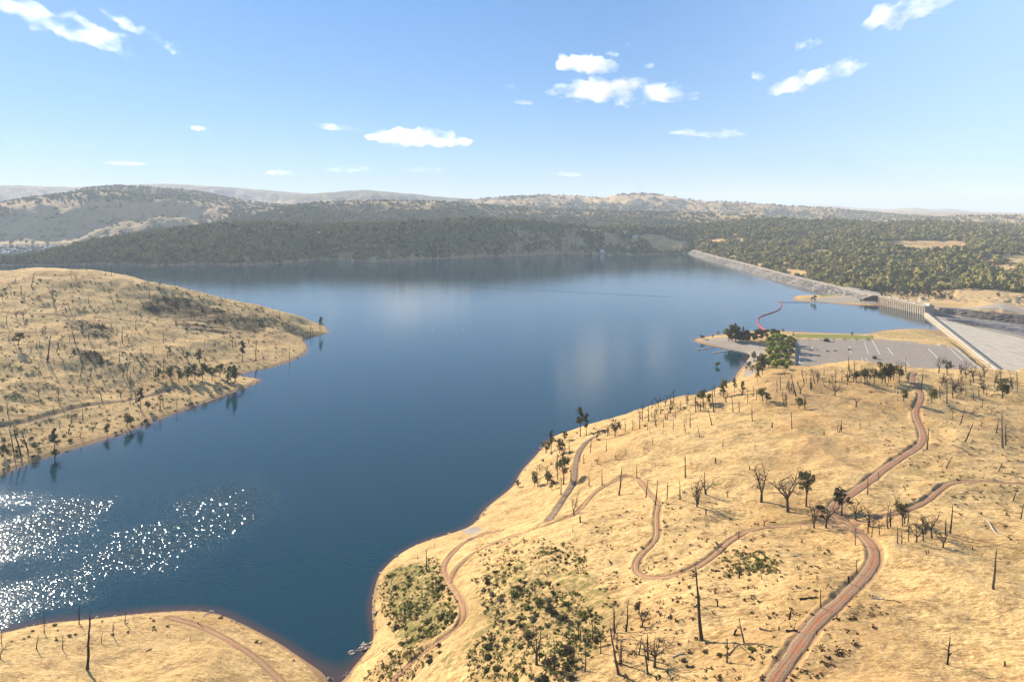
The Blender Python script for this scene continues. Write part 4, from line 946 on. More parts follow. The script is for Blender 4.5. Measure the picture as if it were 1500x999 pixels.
p = hit(882, 371); tk = empty('water_tank', (p[0], p[1], float(zs(p[0], p[1])))); tag(tk, 'pale round tank behind the two houseboats', 'tank')
MB().tube([(0,0,-2),(0,0,15)], [8.5,8.5], 24).build('wall', M['white'], tk, True); MB().tube([(0,0,15.003),(0,0,17.5)], [8.7,1.2], 24).build('roof', M['wall'], tk)
# the marina in the far arm: every moored boat a thing
bt = None; k = 0
rg = np.random.default_rng(5)
def small_boat(name, L, mat):
    mb = MB(); w = L * .18
    mb.add([(-L/2,-w,0),(L*.3,-w,0),(L/2,0,0),(L*.3,w,0),(-L/2,w,0),(-L/2,-w*1.1,L*.1),(L*.32,-w*1.1,L*.1),(L*.54,0,L*.12),(L*.32,w*1.1,L*.1),(-L/2,w*1.1,L*.1)],[(4,3,2,1,0),(5,6,7,8,9),(0,1,6,5),(1,2,7,6),(2,3,8,7),(3,4,9,8),(4,0,5,9)])
    mb.box(-L*.38, L*.2, -w*.8, w*.8, L*.102, L*.24); return mb.mesh(name, mat)
BM = [small_boat('moored_boat', 16, M['white']), small_boat('moored_boat', 18, M['black']), small_boat('moored_boat', 15, M['steel'])]
rows = [(0, 96, 361.2), (0, 104, 363.2), (0, 74, 365.4), (0, 48, 367.8), (0, 22, 370.5)]
names_ = ['back row', 'second row from the back', 'middle row', 'fourth row', 'front row']
for ri, (x0, x1, py) in enumerate(rows):
    for px in np.arange(x0 - 24, x1, 4.6):
        if rg.random() < .25: continue
        x, y = on_z(px + rg.normal(0, .8), py + rg.normal(0, .35), 0); o = obj('moored_boat', BM[int(rg.integers(0, 3))], loc=(x, y, 0)); o.rotation_euler[2] = rg.normal(0, .25)
        tag(o, 'tiny boat moored in the %s of the hazy far marina' % names_[ri], 'boat', 'boats of the far marina, ' + names_[ri])
# ------------------------------------------------------------------ plant shapes
def limb(mb, p0, d, L, r0, r1, rg, bend=.25, seg=5, k=5, droop=0.0):
    """one bent tapering limb; returns points"""
    P = [np.array(p0, float)]; d = np.array(d, float); d /= np.linalg.norm(d)
    for i in range(seg):
        d = d + rg.normal(0, bend / seg ** .5, 3) * .6 + np.array([0, 0, -droop / seg]); d /= np.linalg.norm(d); P.append(P[-1] + d * L / seg)
    rr = [r0 + (r1 - r0) * i / seg for i in range(seg + 1)]
    mb.tube(P, rr, k); return P, rr, d

def mk_pole(seed, H=10.0, lean=0.0, stubs=2, rad=.24, top=.55):
    rg = np.random.default_rng(seed); mb = MB(); P = [np.array([0, 0, -.5])]; d = np.array([rg.normal(0, .02), rg.normal(0, .02), 1.0])
    n = 9; w = rg.normal(0, .035, (n, 2)); pts = [(0, 0, -.6)]; x = y = 0
    for i in range(n): x += w[i, 0] * H / n * 1.6; y += w[i, 1] * H / n * 1.6; pts.append((x, y, (i + 1) * H / n))
    rr = [rad * 1.5] + [rad * (1.15 - (1 - top * .5) * ((i + 1) / n)) * rg.uniform(.85, 1.15) for i in range(n)]; rr[-1] *= .35
    mb.tube(pts, rr, 7)
    for s in range(stubs):
        i = int(rg.integers(4, n)); a = rg.uniform(0, 6.28); b = np.array(pts[i])
        limb(mb, b, (math.cos(a), math.sin(a), rg.uniform(-.1, .7)), H * rg.uniform(.06, .20), rad * .28, rad * .08, rg, .4, 4, 4)
    return mb

def mk_snag(seed, H=12.0, nb=10, rad=.26):
    """dead conifer or oak: a leader with short broken branches"""
    rg = np.random.default_rng(seed); tr = mk_pole(seed + 500, H, stubs=0, rad=rad, top=.25); br = MB()
    for i in range(nb):
        z = H * rg.uniform(.38, .98); a = rg.uniform(0, 6.28); L = H * rg.uniform(.10, .24) * (1.25 - z / H * .6)
        P, rr, d = limb(br, (0, 0, z), (math.cos(a), math.sin(a), rg.uniform(.1, .9)), L, rad * .42, rad * .14, rg, .5, 4, 4)
        for _ in range(2):
            j = int(rg.integers(1, 4)); limb(br, P[j], d + rg.normal(0, .8, 3), L * .45, rad * .14, rad * .06, rg, .4, 3, 3)
    return tr, br

def mk_dead_oak(seed, H=11.0, spread=.75, rad=.38, fork=None, twigs=True):
    rg = np.random.default_rng(seed); tr = MB(); br = MB()
    hf = H * rg.uniform(.16, .30); P, rr, d = limb(tr, (0, 0, -.5), (rg.normal(0, .08), rg.normal(0, .08), 1), hf + .5, rad * 1.25, rad * .85, rg, .12, 4, 7)
    nf = fork or int(rg.integers(2, 5)); a0 = rg.uniform(0, 6.28)
    for f in range(nf):
        a = a0 + f * 6.283 / nf + rg.normal(0, .3); tilt = rg.uniform(.25, .8) * spread
        P1, r1, d1 = limb(br, P[-1], (math.cos(a) * tilt, math.sin(a) * tilt, 1), (H - hf) * rg.uniform(.75, 1.05), rad * .62, rad * .12, rg, .35, 6, 5)
        for s in range(5):
            j = int(rg.integers(1, 6)); dd = np.array(P1[min(j + 1, 6)]) - np.array(P1[j - 1]); dd /= np.linalg.norm(dd)
            P2, r2, d2 = limb(br, P1[j], dd + rg.normal(0, .65, 3) * np.array([1, 1, .6]), H * rg.uniform(.16, .32), rad * .30, rad * .12, rg, .5, 4, 4)
            if twigs:
                for q in range(4): limb(br, P2[int(rg.integers(1, 5))], d2 + rg.normal(0, .8, 3), H * rg.uniform(.08, .18), rad * .17, rad * .09, rg, .5, 3, 3)
    return tr, br

def leaf_cloud(centers, radii, n, size, rg, flat=.8, up=.25):
    """leaf sprays through lumps of crown: small bent triangles and quads"""
    c = rg.integers(0, len(centers), n); w = np.array(radii)[c]; d = rg.normal(0, 1, (n, 3)); d /= np.linalg.norm(d, axis=1)[:, None]
    rr = rg.uniform(.35, 1.05, n) ** .6; P = np.array(centers)[c] + d * (rr * w)[:, None] * np.array([1, 1, flat])
    nn = d + rg.normal(0, .7, (n, 3)); nn[:, 2] += up; nn /= np.linalg.norm(nn, axis=1)[:, None]
    t = np.cross(nn, rg.normal(0, 1, (n, 3))); t /= np.linalg.norm(t, axis=1)[:, None]; b = np.cross(nn, t)
    s = size * rg.uniform(.6, 1.5, n)[:, None]; l = s * rg.uniform(.6, 1.2, n)[:, None]
    V = np.stack([P - t * s - b * l * .6, P + t * s - b * l * .5 + nn * s * .25, P + t * s * .8 + b * l, P - t * s * .7 + b * l * .8 - nn * s * .2], 1).reshape(-1, 3)
    return V, np.arange(len(V)).reshape(-1, 4)

def mk_crown_tree(seed, H, W, leaf, kind='oak', n=520, base=.25, size=.38):
    """trunk with limbs, and a crown of leaf sprays gathered in uneven lumps with gaps"""
    rg = np.random.default_rng(seed); tr = MB(); cen = []; rad = []
    if kind == 'pine':
        P, rr, d = limb(tr, (0, 0, -.5), (rg.normal(0, .03), rg.normal(0, .03), 1), H * .96, H * .016 + .06, .04, rg, .06, 8, 6)
        for i in range(20):
            z = H * (base + (1 - base) * i / 19.0); a = rg.uniform(0, 6.28); L = W * .5 * (1.05 - .75 * i / 19.0) * rg.uniform(.45, 1.1)
            p = np.array([math.cos(a) * L, math.sin(a) * L, z + L * .25]); limb(tr, (0, 0, z - L * .15), p - np.array([0, 0, z - L * .15]), np.linalg.norm(p) * 0 + L * 1.02, .07, .025, rg, .1, 3, 3)
            cen += [p, p * np.array([.55, .55, 1])]; rad += [W * .15 * rg.uniform(.7, 1.2), W * .12]
        V, q = leaf_cloud(cen, rad, n, size * .8, rg, .8, .4)
    elif kind == 'cone':
        limb(tr, (0, 0, -.5), (0, 0, 1), H * .97, H * .02 + .05, .04, rg, .02, 6, 6)
        for i in range(46):
            u = rg.uniform(0, 1) ** .8; z = H * (base + (1 - base) * u); a = rg.uniform(0, 6.28); L = W * .5 * (1.05 - u) * rg.uniform(.55, 1.05)
            cen.append((math.cos(a) * L, math.sin(a) * L, z)); rad.append(W * .13 * (1.2 - u * .7))
        V, q = leaf_cloud(cen, rad, n, size * .8, rg, .8, .3)
    else:
        hf = H * base; P, rr, d = limb(tr, (0, 0, -.5), (rg.normal(0, .12), rg.normal(0, .12), 1), hf + .5, .16 + H * .012, .10 + H * .01, rg, .15, 4, 7)
        k = int(rg.integers(9, 14))
        for i in range(k):
            a = rg.uniform(0, 6.28); rr_ = W * .5 * rg.uniform(.15, .78); z = H * rg.uniform(base + .08, .88); e = math.sqrt(max(.1, 1 - ((z / H - .55) / .55) ** 2))
            c = np.array([math.cos(a) * rr_ * e, math.sin(a) * rr_ * e, z]); dv = c - P[-1]
            limb(tr, P[-1], dv + rg.normal(0, .15, 3), np.linalg.norm(dv) * .9, .09 + H * .004, .03, rg, .3, 4, 4)
            cen.append(c); rad.append(W * rg.uniform(.14, .25))
        V, q = leaf_cloud(cen, rad, n, size, rg, .75)
    return tr, npmesh('crown', V, q, M[leaf], smooth_=False)

def mk_bush(seed, W, Hh, leaf, n=150, size=.25):
    rg = np.random.default_rng(seed); cen = []; rad = []
    for i in range(int(rg.integers(4, 8))):
        a = rg.uniform(0, 6.28); r = W * .36 * rg.uniform(0, 1); cen.append((math.cos(a) * r, math.sin(a) * r, Hh * rg.uniform(.25, .6))); rad.append(W * rg.uniform(.16, .27))
    V, q = leaf_cloud(cen, rad, n, size, rg, min(1.0, Hh / W * 1.2)); V[:, 2] = np.maximum(V[:, 2], -.15)
    st = MB()
    for i in range(5): a = rg.uniform(0, 6.28); limb(st, (0, 0, -.2), (math.cos(a) * .6, math.sin(a) * .6, 1), Hh * .75, .05, .02, rg, .4, 3, 3)
    return st, npmesh('leaves', V, q, M[leaf], smooth_=False)

# prototypes: (root builder) kept as mesh pairs, copied by object
LIB = {}
def lib(kind, v, H, main, second=None):
    LIB.setdefault(kind, []).append((H, main, second))
for i in range(7): lib('pole', i, 10, mk_pole(40 + i, 10, stubs=[3, 5, 2, 7, 4, 1, 9][i], rad=.25).mesh('burnt_tree', M['char' if i % 3 else 'bark']))
for i in range(4): lib('stump', i, 3, mk_pole(60 + i, 3, stubs=1 if i % 2 else 0, rad=.30, top=1.2).mesh('burnt_stump', M['char']))
for i in range(3):
    rg_ = np.random.default_rng(90 + i); mb = MB(); P, rr, d = limb(mb, (0, 0, -.4), (0, 0, 1), 3.2, .34, .26, rg_, .1, 4, 7)
    for sx in (-1, 1): limb(mb, P[-1], (sx * rg_.uniform(.4, .8), rg_.normal(0, .3), 1), 5 * rg_.uniform(.6, 1), .2, .06, rg_, .25, 5, 5)
    lib('fork', i, 8, mb.mesh('forked_snag', M['char']))
for i in range(7):
    t, b = mk_snag(110 + i, 12, nb=[8, 12, 16, 6, 20, 10, 14][i]); lib('snag', i, 12, t.mesh('trunk', M['char'] if i % 2 else M['bark']), b.mesh('branches', M['twig']))
for i in range(8):
    t, b = mk_dead_oak(150 + i, 11, spread=[.8, 1.2, .4, .95, .6, 1.3, .7, 1.0][i], fork=[3, 4, 3, 5, 3, 3, 4, 4][i]); lib('deadoak', i, 11, t.mesh('trunk', M['bark']), b.mesh('branches', M['twig']))
def lib_tree(kind, seeds, H, W, leaf, k='oak', n=520, base=.25, size=.38):
    for s in seeds: t, c = mk_crown_tree(s, H, W, leaf, k, n, base, size); lib(kind, s, H, t.mesh('trunk', M['bark']), c)
lib_tree('oak', range(200, 205), 9, 7.5, 'oak', n=460, base=.30, size=.30)
lib_tree('oaksparse', range(210, 214), 10, 7, 'darkbush', n=230, base=.35, size=.34)
lib_tree('olive', range(220, 224), 9, 6.6, 'olive', n=330, base=.24, size=.34)
lib_tree('pine', range(230, 234), 18, 7, 'pine', 'pine', n=620, base=.42, size=.48)
lib_tree('conifer', range(240, 243), 18, 7.5, 'pine', 'cone', n=800, base=.12, size=.5)
lib_tree('darkround', range(250, 255), 15, 13, 'oak', n=950, base=.16, size=.55)
lib_tree('bright', range(260, 265), 9, 8.6, 'bright', n=640, base=.2, size=.46)
for s in range(5): lib('greenbush', s, 2, *[(a.mesh('stems', M['twig']), b) for a, b in [mk_bush(300 + s, 3.4, 1.9, 'greenbush', 190, .22)]][0])
for s in range(4): lib('greybush', s, 2, *[(a.mesh('stems', M['twig']), b) for a, b in [mk_bush(320 + s, 3.4, 1.5, 'greybush', 160, .20)]][0])
for s in range(4): lib('darkbush', s, 2, *[(a.mesh('stems', M['twig']), b) for a, b in [mk_bush(340 + s, 3.6, 1.9, 'darkbush', 190, .24)]][0])
for s in range(3): lib('brownbush', s, 2, *[(a.mesh('stems', M['twig']), b) for a, b in [mk_bush(360 + s, 3.2, 1.7, 'brownbush', 130, .16)]][0])
NAME = dict(pole=('burnt_tree', 'dead tree'), stump=('burnt_stump', 'stump'), fork=('forked_snag', 'dead tree'), snag=('dead_tree', 'dead tree'), deadoak=('dead_oak', 'dead tree'), oak=('oak_tree', 'tree'), oaksparse=('scorched_oak', 'tree'), olive=('grey_oak', 'tree'), pine=('pine_tree', 'tree'), conifer=('conifer', 'tree'), darkround=('shade_tree', 'tree'), bright=('bright_tree', 'tree'), greenbush=('green_shrub', 'shrub'), greybush=('grey_shrub', 'shrub'), darkbush=('dark_shrub', 'shrub'), brownbush=('dry_shrub', 'shrub'))
PLANTED = []        # (object, kind, height, lean px, photo x, photo y)
def plant(kind, px, py, hpx=None, lean=0.0, height=None, v=None, wide=1.0, at=None):
    p = at if at is not None else hit(px, py)
    if p is None: return None
    z = max(float(zs(p[0], p[1])), -.2) if at is None else at[2]
    if at is None and p[2] < .02 and kind not in ('bushwater',): pass
    dist = math.sqrt(p[0] ** 2 + p[1] ** 2 + (CAMZ - z) ** 2); dep = (CAMZ - z) / dist
    H = height or hpx / F * p[1]
    var = LIB[kind]; i = random.randrange(len(var)) if v is None else v % len(var); H0, main, second = var[i]; s = H / H0
    nm, cat = NAME[kind]
    loc = (p[0], p[1], z - .05)
    if second is None: root = obj(nm, main, loc=loc)
    else:
        root = empty(nm, loc); m_ = obj('trunk' if 'bush' not in kind else 'stems', main, root)
        obj({'snag': 'branches', 'deadoak': 'branches'}.get(kind, 'leaves' if 'bush' in kind else 'crown'), second, root)
    rz = random.uniform(0, 6.28); a = math.atan2(p[0], p[1])
    wd_ = 1.12 * s ** .75 * wide if kind in ('pole', 'stump', 'fork', 'snag') else s * wide
    root.scale = (wd_, wd_, s)
    # lean seen in the photo: tilt about the sight line
    lx = lean / (hpx or 20) + (px - 750) / F * .25 * 0
    from mathutils import Matrix
    q = Matrix.Rotation(-a, 4, 'Z') @ Matrix.Rotation(math.atan(lx), 4, 'Y') @ Matrix.Rotation(a + rz, 4, 'Z')
    root.rotation_euler = q.to_euler()
    PLANTED.append((root, kind, H, lean, px, py)); return root
# ------------------------------------------------------------------ plants seen one by one: (kind, foot x, foot y, height, lean) in photo pixels
T = []
def L(kind, s):
    for it in s.split(';'):
        q = [float(v) for v in it.split(',')]; T.append((kind, q[0], q[1], q[2], q[3] if len(q) > 3 else 0.0))
# grass hill, front to back
L('pole', '1028,937,106,-7;906,987,72,-12;949,986,46,-8;1202,889,27;1255,839,20;1455,863,60,3;1065,970,37;1090,942,38,-8;1116,848,19,-4;1271,724,26;1392,781,43,3;1358,659,34,2;1495,760,25,4;1484,733,22,6;1463,690,14,4;1469,656,50,-2;1473,652,32;1467,653,12;1459,635,23,3;1414,647,32,10;1438,624,9;1395,614,14;1350,565,26,2')
L('pole', '1033,724,34;1004,697,30;1043,623,25,-6;1025,640,18,-4;1046,604,41,-3;1074,604,23,-2;1083,604,20;1102,617,22;1160,628,26;1011,626,24;1004,634,20,-3;1005,620,12;986,629,18;1019,604,24;1230,633,20,3;1227,633,10;1260,627,13;1274,624,8;1152,570,14,3;1138,574,15;1166,581,34,-7;1178,561,20,-4;1194,562,23,-5;1197,561,17,2;1207,550,14;1233,557,20;1245,553,20;1252,551,22;1208,567,14,-4;1311,575,15;1320,578,14;1350,575,13;1327,545,22;1243,541,20')
L('pole', '841,754,9;839,779,10;907,725,42,4;933,700,22;946,728,26,3;960,739,37,3;996,731,28;1012,679,8;1004,700,30;866,655,14;888,662,17;902,672,9;867,683,8;834,664,20;836,704,26;822,725,28;625,836,33;636,802,10;612,820,9;857,983,32;936,959,30,4;880,957,22;863,712,20;882,710,24;956,651,12;944,658,8;917,666,10;902,673,11;961,626,15;972,626,14;952,634,9;971,636,10;1106,660,14;1439,597,12;1415,580,12;1396,583,25;1377,584,20;1434,581,16;1445,579,12;1426,586,11')
L('stump', '1243,854,11;1156,907,13,3;1075,930,11,4;1070,847,8,-2;1083,846,9;1051,888,9;1357,811,6;1360,810,5;1207,637,6;1131,626,8;1059,654,6;1034,754,9;950,834,5;850,765,10;1188,568,8;1048,678,8;1240,927,8,5;1196,929,6;1141,923,7;1390,960,7,4;1472,975,8;1425,805,5;1098,688,6')
L('fork', '1119,770,17;1254,596,20,4;1233,632,16')
L('snag', '1388,973,46,3;901,927,46,-3;917,925,48,3;868,937,32;851,939,31,-2;847,937,28;977,731,30,2;1253,798,26;1277,786,26,3;1288,783,22;1315,796,28;1321,796,22;1331,793,22;1386,686,22,9;1407,621,26,6;1463,691,16,5;1484,570,28,-4;1490,573,20;1459,554,12;1387,591,36;1143,570,21;1048,601,14;1181,560,14;1188,556,16;1224,560,18;1270,560,20;1262,548,14;950,617,30;941,616,26;1030,590,14;987,592,22;997,600,15;982,605,28;937,628,25;927,630,18;916,633,20;968,606,18;1095,590,20;1108,586,16;790,968,30;812,985,34;700,985,14;1230,566,10;1287,704,13;1215,565,13;1241,564,18;1315,577,16')
L('deadoak', '1115,735,57;1154,750,58;1192,773,38;1210,773,42;1301,774,32;1342,794,34;1365,788,37;1381,802,30;1021,742,36;1022,739,36;1034,724,32;841,754,32;1223,580,27;1172,577,24;1375,546,24;1408,549,20;1414,548,18;1442,552,21;1437,558,17;1426,560,24;1441,576,21;1408,578,20;1399,571,16;1179,599,23;1148,592,17;1152,593,18;786,973,60;840,975,36;1066,728,15;1006,592,18;955,598,15;965,596,17;975,594,16;901,638,20;875,645,20;890,638,18;875,680,14;825,672,20;1325,767,30;1313,742,18;1082,790,14')
L('oaksparse', '1181,742,56;1233,755,44,2;1322,770,36;1388,549,22;1302,560,26;1281,563,24;901,640,26;825,710,44')
L('oak', '1267,563,25;1297,561,31;1309,557,24;1317,556,18;1324,588,20;1365,590,23;1468,584,32;1117,587,21;1123,590,18;1170,599,18;1030,592,23;800,664,20;935,899,20;1291,562,20;1255,560,18')
L('olive', '1039,591,15;820,664,23;827,645,15;783,712,22;802,710,22;808,717,16;759,714,12;1060,581,26;880,945,22;874,946,16')
L('pine', '850,639,41;859,638,32;807,663,31;1076,576,22;1088,579,20;1117,549,26;1110,560,18')
# knoll
L('pole', '128,980,80,3;53,950,21,3;183,913,21;148,941,15,2;279,939,10;147,923,6'); L('snag', '116,913,29;65,927,24;166,932,20;195,908,9;92,950,20;2,942,18'); L('deadoak', '0,962,26')
# headland
L('pole', '101,394,10;127,397,13;144,398,9;154,404,15;163,404,13;35,395,10;104,406,11;46,420,22,4;78,438,22,-8;23,415,9;30,431,12;88,428,10;107,445,12;103,455,15,-4;130,444,12;166,446,15,-4;10,476,16;70,528,38,4;83,516,21,4;58,509,13;54,508,12;110,503,30,-6;179,503,27;175,530,17;101,525,16,8;121,539,9;70,528,9;94,542,9;118,551,19,3;133,552,21,2;149,554,13;191,567,25;150,588,20,-5;121,615,20;104,619,13;117,640,17,4;100,635,17,3;31,666,42,-10;20,660,36,-5;41,660,34,-8;60,623,9;2,639,12,-3;219,439,16;245,416,8;256,418,8;239,503,18;199,483,15;341,510,18;274,527,10;278,517,14,2;225,518,12;455,489,13;423,483,11;458,489,9;424,525,16;410,467,14;297,541,12;258,535,14;206,548,14;228,548,16;345,508,11;36,440,14;16,432,12;139,470,9;190,533,13;160,515,8')
L('snag', '292,530,20;235,599,20;259,599,15;382,451,9,4;400,458,9;436,470,8;300,431,8;330,440,9;360,448,9;375,528,30;240,548,18;225,551,16;214,547,14;186,556,15;330,509,10;315,508,10;300,507,10;13,500,12;66,490,15;468,483,9')
L('deadoak', '63,490,16;177,583,17;34,467,14;149,484,14;180,552,18;24,465,12;188,500,14;130,498,14;268,520,14')
L('pine', '355,531,31;470,485,20;80,665,37;206,601,32;343,566,30;334,569,22;248,524,16')
L('olive', '27,506,21;274,527,13;292,531,20;186,625,22;157,637,17;216,600,14;250,555,20;275,558,22;297,555,24;322,553,23;345,560,22;232,556,18;285,556,24;338,558,24')
L('oak', '262,559,19;310,556,20;192,624,15;80,672,16;52,660,14;5,665,16')
# ramp peninsula
L('darkround', '1067,499.5,19;1073,500,18;1078,501,25;1084,501,17;1096,501,18;1092,500,15;1109,499,17;1115,498,17;1123,495,13;1132,496,15;1139,495,12;1104,500,14')
L('conifer', '1089,498,20;1077,499,26')
L('bright', '1128,505,14;1138,503,15;1147,502,15;1156,505,14;1131,514,15;1143,513,16;1153,512,15;1162,512,14;1127,522,14;1138,521,15;1149,521,16;1159,520,13;1131,531,15;1142,530,15;1153,529,13;1137,540,14;1147,539,13;1157,537,10;1125,537,14;1163,503,9;1152,542,9')
L('olive', '1105,528,14;1094,542,12;1110,538,17;1102,545,12;1098,538,10;1118,541,15;1115,530,13'); L('darkround', '1112,545,15;1120,533,14')
L('olive', '1027,497.5,8;1031,497,6;1044,495,5;1052,491.5,7;1163,488,4;1147,487,6;1248,492,6;1193,442,10;1189,441.5,7;1268,443.5,8;1274,443,6;1261,443,5;1162,494,6')
random.seed(11)
for k, x, y, h, ln in T: plant(k, x, y, h, ln)
# a bush standing in the shallow inlet
x_, y_ = on_z(1051, 537, 0); plant('bright', 1051, 537, 9, at=(float(x_), float(y_), -.6))
# shrubs in their thickets
def thicket(P, n, kinds, h0, h1, seed):
    rg = np.random.default_rng(seed); P = np.array(P, float); lo, hi = P.min(0), P.max(0); k = 0
    while k < n:
        q = rg.uniform(lo, hi)
        if not in_poly(np.array([q[0]]), np.array([q[1]]), P)[0]: continue
        w = hit(q[0], q[1])
        k += 1
        if w is None or w[2] < .6: continue
        if min(float(np.hypot(W[:, 0] - w[0], W[:, 1] - w[1]).min()) - hw for _, _, hw, W, _ in TR) < 1.4: continue
        plant(str(rg.choice(kinds)), q[0], q[1], None, 0, height=h0 + (h1 - h0) * rg.beta(1.3, 2.6), v=int(rg.integers(0, 5)), at=w, wide=rg.uniform(.9, 1.5))
thicket([(556,850),(575,835),(640,815),(652,850),(672,885),(672,905),(640,930),(590,950),(556,890)], 85, ['greenbush','greenbush','greenbush','darkbush'], .9, 2.3, 1)
thicket([(690,850),(745,830),(800,850),(850,870),(880,900),(870,960),(830,999),(690,999),(680,960),(720,920)], 95, ['greenbush','greybush','greybush','darkbush','greenbush','brownbush'], 1.0, 2.8, 2)
thicket([(560,960),(640,940),(660,950),(600,999),(535,999)], 14, ['greenbush','darkbush'], .8, 1.8, 3)
thicket([(690,810),(760,790),(840,800),(840,830),(720,840)], 22, ['greenbush','greybush','darkbush'], .7, 1.5, 4)
thicket([(880,800),(1000,780),(1130,810),(1140,840),(1040,850),(900,850)], 16, ['greenbush','greybush'], .5, 1.1, 5)
thicket([(1000,930),(1120,930),(1120,985),(1000,985)], 8, ['greybush','greenbush'], .8, 1.6, 6)
thicket([(800,640),(880,625),(960,600),(1080,570),(1080,585),(900,645),(800,700),(770,715),(765,700)], 22, ['brownbush','brownbush','darkbush'], 1.0, 2.2, 7)
thicket([(1130,552),(1200,545),(1335,540),(1335,566),(1200,578),(1130,580)], 26, ['deadoak','snag','deadoak','pole'], 5, 11, 41)
thicket([(1365,545),(1490,552),(1495,575),(1380,575)], 24, ['deadoak','snag','deadoak'], 5, 11, 42)
thicket([(880,640),(960,602),(1060,578),(1110,562),(1120,580),(1000,612),(900,650)], 30, ['deadoak','snag','pole','deadoak'], 5, 11, 43)
thicket([(770,700),(830,650),(880,640),(850,700),(800,725)], 14, ['deadoak','snag'], 5, 10, 44)
thicket([(1190,740),(1290,745),(1390,770),(1380,800),(1290,795),(1200,780)], 12, ['deadoak','snag'], 5, 11, 45)
thicket([(0,400),(240,418),(420,456),(470,484),(380,545),(200,615),(0,680)], 46, ['snag','pole','deadoak','pole'], 6, 13, 46)
thicket([(760,900),(960,900),(960,985),(780,990)], 9, ['deadoak','snag'], 4, 9, 47)
thicket([(1190,735),(1225,735),(1235,755),(1200,765)], 7, ['brownbush','darkbush'], 1.2, 2.2, 8)
thicket([(1270,560),(1480,555),(1490,590),(1380,600),(1270,580)], 12, ['brownbush','greenbush'], .8, 1.6, 9)
thicket([(0,925),(120,912),(260,900),(330,905),(440,970),(400,960),(300,915),(120,935),(0,950)], 26, ['greenbush','greybush','brownbush'], .7, 1.5, 10)
for P, n, s in [([(205,442),(260,435),(320,452),(398,478),(385,488),(330,478),(250,466)], 40, 21), ([(255,470),(340,481),(345,492),(260,482)], 26, 22), ([(80,468),(125,470),(172,482),(160,498),(100,484)], 26, 23), ([(97,510),(150,517),(168,534),(122,533)], 20, 24), ([(165,505),(200,522),(290,537),(330,549),(250,556),(190,545)], 26, 25), ([(185,404),(300,431),(420,462),(400,470),(280,441),(200,420)], 44, 26), ([(0,655),(60,632),(120,640),(60,668),(0,690)], 24, 27), ([(150,640),(210,618),(300,580),(340,562),(345,570),(260,602),(160,645)], 26, 28), ([(355,455),(430,478),(470,486),(440,492),(380,478)], 22, 29), ([(0,400),(200,405),(200,440),(0,470)], 18, 30)]:
    thicket(P, n, ['darkbush', 'darkbush', 'greenbush', 'brownbush'] if s not in (27, 28) else ['brownbush', 'darkbush', 'greybush'], 1.2, 3.0, s)

# low scrub and weeds between the shrubs: beyond counting
def tufts(n, Ps, hmin, hmax, seed, name, mat, label, leaves=9):
    rg = np.random.default_rng(seed); C_, S_ = [], []
    for P, share in Ps:
        P = np.array(P, float); lo, hi = P.min(0), P.max(0); q = rg.uniform(lo, hi, (int(n * share * 3), 2)); q = q[in_poly(q[:, 0], q[:, 1], P)][:int(n * share)]
        for a, b in q:
            w = hit(a, b)
            if w is None or w[2] < .8: continue
            if fbm(np.array([w[0] / 14]), np.array([w[1] / 14]), 99, 3)[0] < rg.uniform(-.45, .25): continue
            if min(float(np.hypot(W[:, 0] - w[0], W[:, 1] - w[1]).min()) - hw for _, _, hw, W, _ in TR) < .6: continue
            C_.append((w[0], w[1], float(zs(w[0], w[1])))); S_.append(rg.uniform(hmin, hmax))
    C_ = np.array(C_); S_ = np.array(S_); k = leaves; m = len(C_)
    d = rg.normal(0, 1, (m, k, 3)) * np.array([1, 1, .5]); d[..., 2] = np.abs(d[..., 2]) + .25; P = C_[:, None] + d * S_[:, None, None] * .55
    nn = rg.normal(0, 1, (m, k, 3)); nn[..., 2] += .6; nn /= np.linalg.norm(nn, axis=-1, keepdims=True); t = np.cross(nn, rg.normal(0, 1, (m, k, 3))); t /= np.linalg.norm(t, axis=-1, keepdims=True); b = np.cross(nn, t)
    s = (S_[:, None, None] * rg.uniform(.25, .5, (m, k, 1))); V = np.stack([P - t * s - b * s * .6, P + t * s - b * s * .5, P + t * s * .8 + b * s, P - t * s * .7 + b * s * .8], 2).reshape(-1, 3)
    tag(obj(name, npmesh(name, V, np.arange(len(V)).reshape(-1, 4), M[mat], smooth_=False)), label, 'ground cover', kind='stuff')
GZN = [([(556,850),(575,835),(640,815),(652,850),(672,885),(672,905),(640,930),(590,950),(556,890)], .34), ([(690,850),(745,830),(800,850),(850,870),(890,910),(870,960),(830,999),(690,999),(680,960),(720,920)], .40), ([(690,800),(760,785),(860,800),(860,840),(720,845)], .14), ([(1040,800),(1130,810),(1140,840),(1060,848)], .08), ([(560,950),(650,945),(600,999),(530,999)], .10)]
tufts(2600, GZN, .3, .95, 401, 'low_scrub', 'greenbush', 'low green scrub and weeds spread over the shrubby front slope')
tufts(1500, GZN + [([(860,760),(1000,720),(1200,780),(1300,900),(1200,999),(900,999)], .6), ([(1280,560),(1500,560),(1500,800),(1300,720)], .4)], .3, .8, 402, 'dry_weeds', 'brownbush', 'dry brown weeds scattered through the golden grass')
tufts(1500, [([(0,410),(100,400),(250,425),(400,460),(470,486),(380,550),(200,615),(0,680)], 1.0)], .7, 1.9, 403, 'low_scrub', 'darkbush', 'low dark scrub scattered over the left headland')
